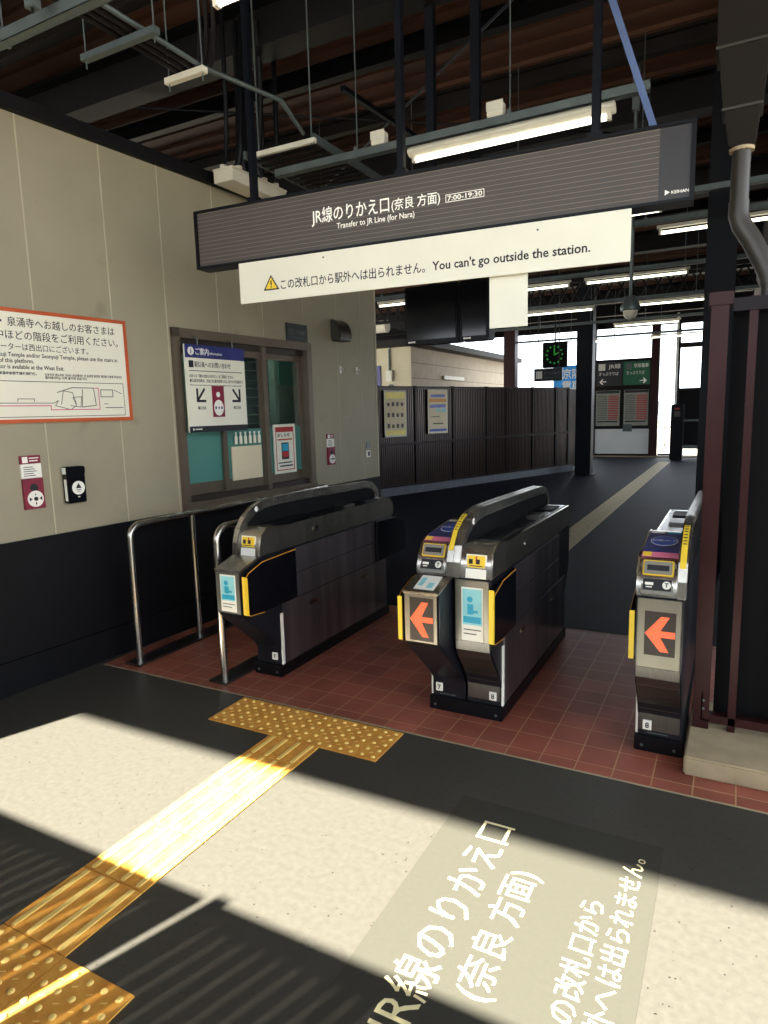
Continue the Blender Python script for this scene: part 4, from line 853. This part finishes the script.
def poster(u0, u1, z0, z1, style, label):
    p = root('framed_poster', FO+Vector((FD.y, -FD.x, 0))*0.045, label, 'poster', FR)
    obj('frame', MB().box(u0, u1, -0.012, 0.0, z0, z1), 'lamp_body', p, 0.006)
    obj('sheet', MB().box(u0+0.035, u1-0.035, -0.0135, -0.012, z0+0.035, z1-0.035), 'yellow_poster' if style == 0 else 'paper', p)
    w2, h2 = u1-u0-0.09, z1-z0-0.09; a, b_ = u0+0.045, z0+0.045
    if style == 0:
        obj('pale_band', MB().box(a, a+w2, -0.015, -0.0135, b_+h2*0.10, b_+h2*0.86), 'paper', p)
        m = MB(); random.seed(2)
        for i in range(4):
            for j in range(3): m.box(a+0.03+i*w2*0.24, a+0.03+i*w2*0.24+w2*0.13, -0.0165, -0.015, b_+h2*(0.16+0.26*j), b_+h2*(0.24+0.26*j)+0.02*random.random())
        obj('small_pictures', m, 'greyink', p)
    else:
        obj('blue_bands', MB().box(a+w2*0.1, a+w2*0.9, -0.015, -0.0135, b_+h2*0.86, b_+h2*0.93).box(a, a+w2, -0.015, -0.0135, b_, b_+h2*0.06).box(a+w2*0.05, a+w2*0.95, -0.015, -0.0135, b_+h2*0.60, b_+h2*0.68), 'blue', p)
        obj('orange_band', MB().box(a, a+w2, -0.015, -0.0135, b_+h2*0.74, b_+h2*0.82), 'orange_edge', p)
        obj('cyan_pictures', MB().box(a+w2*0.4, a+w2*0.62, -0.015, -0.0135, b_+h2*0.5, b_+h2*0.58).box(a+w2*0.7, a+w2*0.95, -0.015, -0.0135, b_+h2*0.48, b_+h2*0.58), 'cyan', p)
        obj('dark_lines', MB().box(a+w2*0.1, a+w2*0.6, -0.015, -0.0135, b_+h2*0.36, b_+h2*0.38).box(a+w2*0.2, a+w2*0.8, -0.015, -0.0135, b_+h2*0.18, b_+h2*0.21), 'greyink', p)
poster(0.13, 0.71, 1.12, 2.0, 0, 'yellow poster in a pale frame on the brown fence')
poster(1.30, 1.89, 1.14, 2.02, 1, 'poster with blue and orange bands in a pale frame on the brown fence')

# ------------------------------------------------------------------ columns
def hcol(name, x, y, w_, d_, h_, mm, label, rot=0):
    r = root(name, (x, y, 0), label, 'column', rot)
    obj('web', MB().box(-0.012, 0.012, -d_/2, d_/2, 0.02, h_), mm, r); obj('flange', MB().box(-w_/2, w_/2, -d_/2-0.012, -d_/2+0.006, 0.02, h_), mm, r, 0.002); obj('flange', MB().box(-w_/2, w_/2, d_/2-0.006, d_/2+0.012, 0.02, h_), mm, r, 0.002)
    obj('base_plate', MB().box(-w_/2-0.04, w_/2+0.04, -d_/2-0.05, d_/2+0.05, 0, 0.02), mm, r)
    return r
def boxcol(name, x, y, w_, h_, mm, label):
    r = root(name, (x, y, 0), label, 'column'); obj('shaft', MB().box(-w_/2, w_/2, -w_/2, w_/2, 0.02, h_), mm, r, 0.01); obj('base_plate', MB().box(-w_/2-0.05, w_/2+0.05, -w_/2-0.05, w_/2+0.05, 0, 0.02), mm, r); return r
boxcol('steel_column', -3.17, 16.1, 0.36, 4.5, 'navy_black', 'dark steel column standing on the hall floor right of the brown fence')
boxcol('steel_column', -5.3, 17.2, 0.30, 4.5, 'brown', 'brown steel column rising behind the brown ribbed fence')
hcol('steel_column', -0.195, 7.1, 0.25, 0.25, 4.5, 'navy_black', 'tall black H-shaped column behind the narrow gate at right')

# ------------------------------------------------------------------ building beyond the fence
b = root('station_building', (-8.1, 17, 0), 'low beige building with horizontal siding beyond the brown fence', 'building')
obj('side_wall', MB().box(-5, 0, 0.02, 9, 0, 3.38), 'siding', b); obj('front_wall', MB().box(-5, 0.0, -0.02, 0.02, 0, 3.38), 'pale_wall', b); obj('roof', MB().box(-5.2, 0.45, -0.4, 9.3, 3.38, 3.55), 'beam2', b)
obj('lamp_strip', MB().box(0.0, 0.08, 2.2, 3.9, 2.55, 2.66), 'lamp_body', b); obj('window_hood', MB().box(0, 0.25, 1.8, 4.6, 2.18, 2.24), 'cream', b)
obj('side_sign', MB().box(-1.4, -0.95, -0.05, -0.02, 1.9, 2.9), 'navy', b); obj('meter_box', MB().box(-0.75, -0.55, -0.12, -0.02, 2.45, 2.75), 'lamp_body', b, 0.01); obj('meter_pipe', MB().tube([(-0.65, -0.06, 2.7), (-0.65, -0.06, 3.35)], 0.03, 8), 'galv', b); obj('round_vent', MB().disc((-0.62, 2.28), 0.09, -0.08, -0.02, 14), 'greyink', b)
p = tag(obj('roof_pipe', MB().tube([(-11, 16.4, 3.9), (-8.5, 16.4, 3.9)], 0.17, 14), 'lamp_body', None, 0, True), 'fat pale pipe above the beige building left of the dark monitors', 'pipe')

# ------------------------------------------------------------------ far end of the hall
r = root('ticket_information_board', (-3.2, 22, 0), 'information board with dark and green signs over two timetables and a white lower panel', 'notice board')
obj('post', MB().box(-0.92, -0.80, -0.06, 0.06, 0, 4.2), 'brown_dk', r); obj('post', MB().box(0.82, 1.06, -0.08, 0.08, 0, 4.2), 'brown', r)
obj('lower_panel', MB().box(-0.80, 0.82, -0.01, 0.02, 0.10, 0.90), 'white_panel', r); obj('cross_rail', MB().box(-0.80, 0.82, -0.05, 0.05, 0.88, 0.97).box(-0.80, 0.82, -0.05, 0.05, 2.12, 2.22).box(-0.80, 0.82, -0.05, 0.05, 2.95, 3.03).box(-0.8, 0.82, -0.05, 0.05, 0.04, 0.1), 'brown_dk', r)
obj('backing', MB().box(-0.80, 0.82, 0.0, 0.02, 0.97, 2.95), 'brown_dk', r)
s1 = obj('dark_sign', MB().box(-0.78, 0.0, -0.06, 0, 2.23, 2.94), 'dark_sign', r); s2 = obj('green_sign', MB().box(0.02, 0.80, -0.06, 0, 2.23, 2.94), 'green_sign', r)
text('lettering', 'JR線', 0.16, 'lettering', (-0.42, -0.06, 2.76), s1, fit=0.36); text('lettering', 'きっぷうりば', 0.12, 'lettering', (-0.70, -0.06, 2.55), s1, fit=0.58); text('arrow', '←', 0.26, 'lettering', (-0.70, -0.06, 2.27), s1, bold=0.02)
text('lettering', '京阪電車', 0.13, 'lettering', (0.33, -0.06, 2.76), s2, fit=0.42); text('lettering', 'きっぷうりば', 0.12, 'lettering', (0.12, -0.06, 2.55), s2, fit=0.52); text('arrow', '→', 0.26, 'lettering', (0.48, -0.06, 2.27), s2, bold=0.02)
obj('pictogram', MB().box(-0.72, -0.52, -0.065, -0.06, 2.70, 2.90), 'white', s1); obj('pictogram', MB().box(0.10, 0.27, -0.065, -0.06, 2.70, 2.90), 'galv', s2)
for x in (-0.78, 0.06):
    t = obj('timetable', MB().box(x, x+0.72, -0.04, -0.01, 0.98, 2.08), 'map', r); obj('table_header', MB().box(x+0.02, x+0.70, -0.045, -0.04, 1.99, 2.07), 'dark_sign', t)
    m = MB(); m2 = MB()
    for k in range(14): m.box(x+0.04, x+0.34, -0.044, -0.04, 1.92-k*0.055-0.02, 1.92-k*0.055); m2.box(x+0.37, x+0.68, -0.044, -0.04, 1.92-k*0.055-0.032, 1.92-k*0.055)
    obj('dark_rows', m, 'greyink', t); obj('red_rows', m2, 'red', t); obj('route_line', MB().box(x+0.04, x+0.66, -0.044, -0.04, 1.09, 1.13), 'ink', t)
obj('small_notice', MB().box(0.05, 0.32, -0.06, -0.045, 0.80, 1.02), 'galv', r)
r = root('wall_post', (-1.95, 22.0, 0), 'thin pale post and low rail against the daylight right of the information board', 'post'); obj('shaft', MB().box(0.24, 0.30, 0.1, 0.2, 0, 4.3), 'white_panel', r); obj('guard_rail', MB().box(-0.18, 0.24, 0.12, 0.16, 0.9, 0.93).box(-0.18, 0.24, 0.12, 0.16, 0.35, 0.38).box(-0.18, 0.24, 0.12, 0.16, 0.05, 0.10).box(0.0, 0.02, 0.12, 0.16, 0.1, 2.2), 'navy_black', r); obj('fitting', MB().box(-0.28, -0.18, -0.02, 0.1, 1.3, 1.7), 'navy_black', r)
r = root('card_gate_post', (-1.52, 21.0, 0), 'dark upright card reader post at the far end of the hall', 'post'); obj('cabinet', MB().box(-0.17, 0.17, -0.12, 0.12, 0.0, 1.6), 'navy_black', r, 0.02); obj('display', MB().box(-0.08, 0.08, -0.125, -0.12, 1.25, 1.4), 'greyink', r); obj('indicator', MB().box(-0.07, 0.07, -0.125, -0.12, 1.45, 1.5), 'red', r)
r = root('far_partition', (-1.25, 22.2, 0), 'dark partition with a bright framed window at the far right end of the hall', 'partition'); obj('lower_panel', MB().box(-0.4, 1.6, 0, 0.08, 0.32, 2.02), 'matte_black', r); obj('frame', MB().box(-0.42, -0.34, -0.03, 0.1, 0, 4.2).box(-0.34, 1.6, -0.03, 0.1, 3.28, 3.42).box(-0.34, 1.6, -0.03, 0.1, 2.02, 2.08), 'brown_dk', r)
obj('pale_rail', MB().box(-0.34, 1.6, -0.05, -0.03, 1.08, 1.14).box(-0.34, 1.6, -0.05, -0.03, 0.25, 0.36), 'galv', r)
r = root('blue_sign', (-4.9, 22.4, 0), 'bright blue sign with white lettering behind the direction sign', 'sign'); obj('board', MB().box(-0.55, 0.42, 0, 0.05, 2.1, 2.95), 'blue_sign', r); text('lettering', '京阪', 0.34, 'lettering', (-0.25, 0, 2.55), r, fit=0.6, bold=0.02); text('lettering', '電車', 0.34, 'lettering', (-0.25, 0, 2.17), r, fit=0.6, bold=0.02); obj('post', MB().box(-0.05, 0.0, 0.05, 0.1, 0, 2.9), 'galv', r)
r = root('white_railing', (-5.75, 21.9, 0), 'white upright railings seen left of the information board', 'railing')
obj('rail', MB().box(0, 1.5, 0, 0.04, 1.75, 1.84), 'white_panel', r); obj('rail', MB().box(0, 1.5, 0, 0.04, 0.05, 0.12), 'white_panel', r)
for i in range(8): obj('baluster', MB().box(0.06+i*0.19, 0.11+i*0.19, 0, 0.04, 0.1, 1.8), 'white_panel', r)
m = MB(); m.box(-5.4, -4.15, 22.3, 22.36, 3.5, 3.56)
struct('trim_7', MB().box(-6.5, 1.0, 21.9, 22.1, 0.0, 0.04), 'concrete')

# ------------------------------------------------------------------ right side: curb, brown gate frame, drain pipe
struct('trim_8', MB().box(-0.135, 1.6, 2.96, 3.60, 0.0, 0.085), 'concrete', bevel=0.008)
r = root('steel_fence_frame', (-0.085, 3.28, 0.085), 'brown steel fence frame standing on the concrete curb at right', 'fence')
obj('corner_post', MB().box(-0.035, 0.035, -0.008, 0.0, 0, 1.98).box(-0.035, -0.027, 0, 0.06, 0, 1.98), 'brown', r, 0.001); obj('post', MB().box(0.112, 0.145, 0.0, 0.04, 0, 1.96), 'brown', r, 0.002); obj('post', MB().box(0.30, 0.335, 0.0, 0.04, 0, 1.96), 'brown', r, 0.002)
obj('top_rail', MB().box(0.05, 1.2, -0.01, 0.05, 1.90, 1.955), 'brown_dk', r, 0.002); obj('bottom_rail', MB().box(0.0, 1.2, 0.0, 0.04, 0.03, 0.07), 'brown', r, 0.002); obj('bottom_rail', MB().box(0.0, 1.2, 0.045, 0.075, 0.03, 0.06), 'brown', r, 0.002)
m = MB()
for z in (0.10, 0.14): m.disc((0.01, z), 0.006, -0.012, -0.008, 8)
obj('bolt', m, 'galv', r); obj('angle_bracket', MB().box(-0.0, 0.04, -0.008, 0.03, 0.04, 0.046).box(0.0, 0.006, -0.008, 0.03, 0.046, 0.18), 'brown', r)
obj('infill_sheet', MB().box(0.05, 1.2, 0.09, 0.10, 0.05, 1.94), 'matte_black', r)
obj('beam_cap', MB().box(-0.045, 0.05, -0.02, 0.06, 1.93, 1.985), 'brown', r, 0.003)
r = root('rainwater_pipe', (0.10, 3.80, 0), 'grey rainwater pipe with an elbow below a brown tapering hopper at top right', 'drain pipe')
obj('lower_pipe', MB().tube([(0.01, 0, 0.09), (0.01, 0, 2.16)], 0.038, 18), 'pvc', r, 0, True); obj('pipe_clip', MB().tube([(0.01, 0, 1.38), (0.01, 0, 1.40)], 0.041, 18).tube([(0.01, 0, 1.95), (0.01, 0, 1.97)], 0.041, 18), 'greyink', r)
obj('elbow', MB().tube([(0.01, 0, 2.16), (0.005, 0, 2.20), (-0.02, 0, 2.26), (-0.08, 0, 2.38), (-0.125, 0, 2.45), (-0.14, 0, 2.50), (-0.14, 0, 2.56)], 0.046, 18), 'pvc', r, 0, True)
obj('upper_pipe', MB().tube([(-0.14, 0, 2.54), (-0.14, 0, 2.80)], 0.042, 18), 'pvc', r, 0, True); obj('pipe_collar', MB().tube([(-0.14, 0, 2.785), (-0.14, 0, 2.80)], 0.055, 18), 'brass' if 'brass' in M else 'concrete', r)
m = MB()
def frus(m, z0, w0, z1, w1, cx0, cx1): m.quadhex([(cx0-w0, -w0, z0), (cx0+w0, -w0, z0), (cx0+w0, w0, z0), (cx0-w0, w0, z0), (cx1-w1, -w1, z1), (cx1+w1, -w1, z1), (cx1+w1, w1, z1), (cx1-w1, w1, z1)])
frus(m, 2.80, 0.055, 2.96, 0.075, -0.14, -0.145); frus(m, 2.96, 0.082, 3.22, 0.105, -0.145, -0.15); frus(m, 3.22, 0.112, 4.4, 0.13, -0.15, -0.15)
obj('hopper', m, 'hopper', r, 0.002)
for (z, w0, cx_) in ((2.96, 0.086, -0.145), (3.22, 0.116, -0.15)): obj('hopper_band', MB().box(cx_-w0, cx_+w0, -w0, w0, z-0.006, z+0.006), 'pvc', r, 0.001)

# ------------------------------------------------------------------ behind the viewer: slatted platform fence that shades the near floor
r = root('platform_fence', (0, -1.0, 0), 'dark slatted platform fence behind the viewer', 'fence')
m = MB(); x = -6.0; m2 = MB()
while x < 2.4:
    if not (x < -2.30 < x+0.068 or x < -2.335 < x+0.068): m.box(x, x+0.066, 0, 0.004, 0.05, 1.86)
    x += 0.068
obj('slats', m, 'matte_black', r)
obj('top_rail', MB().box(-6, -2.335, -0.005, 0.02, 1.84, 1.90).box(-2.30, 2.4, -0.005, 0.02, 1.84, 1.90), 'matte_black', r)
obj('bottom_rail', MB().box(-6, 2.4, -0.01, 0.03, 0.0, 0.06), 'matte_black', r)
obj('post', MB().box(-2.305, -2.25, -0.01, 0.02, 0, 1.92), 'matte_black', r); obj('post', MB().box(-2.40, -2.333, -0.01, 0.02, 0, 1.90), 'matte_black', r)
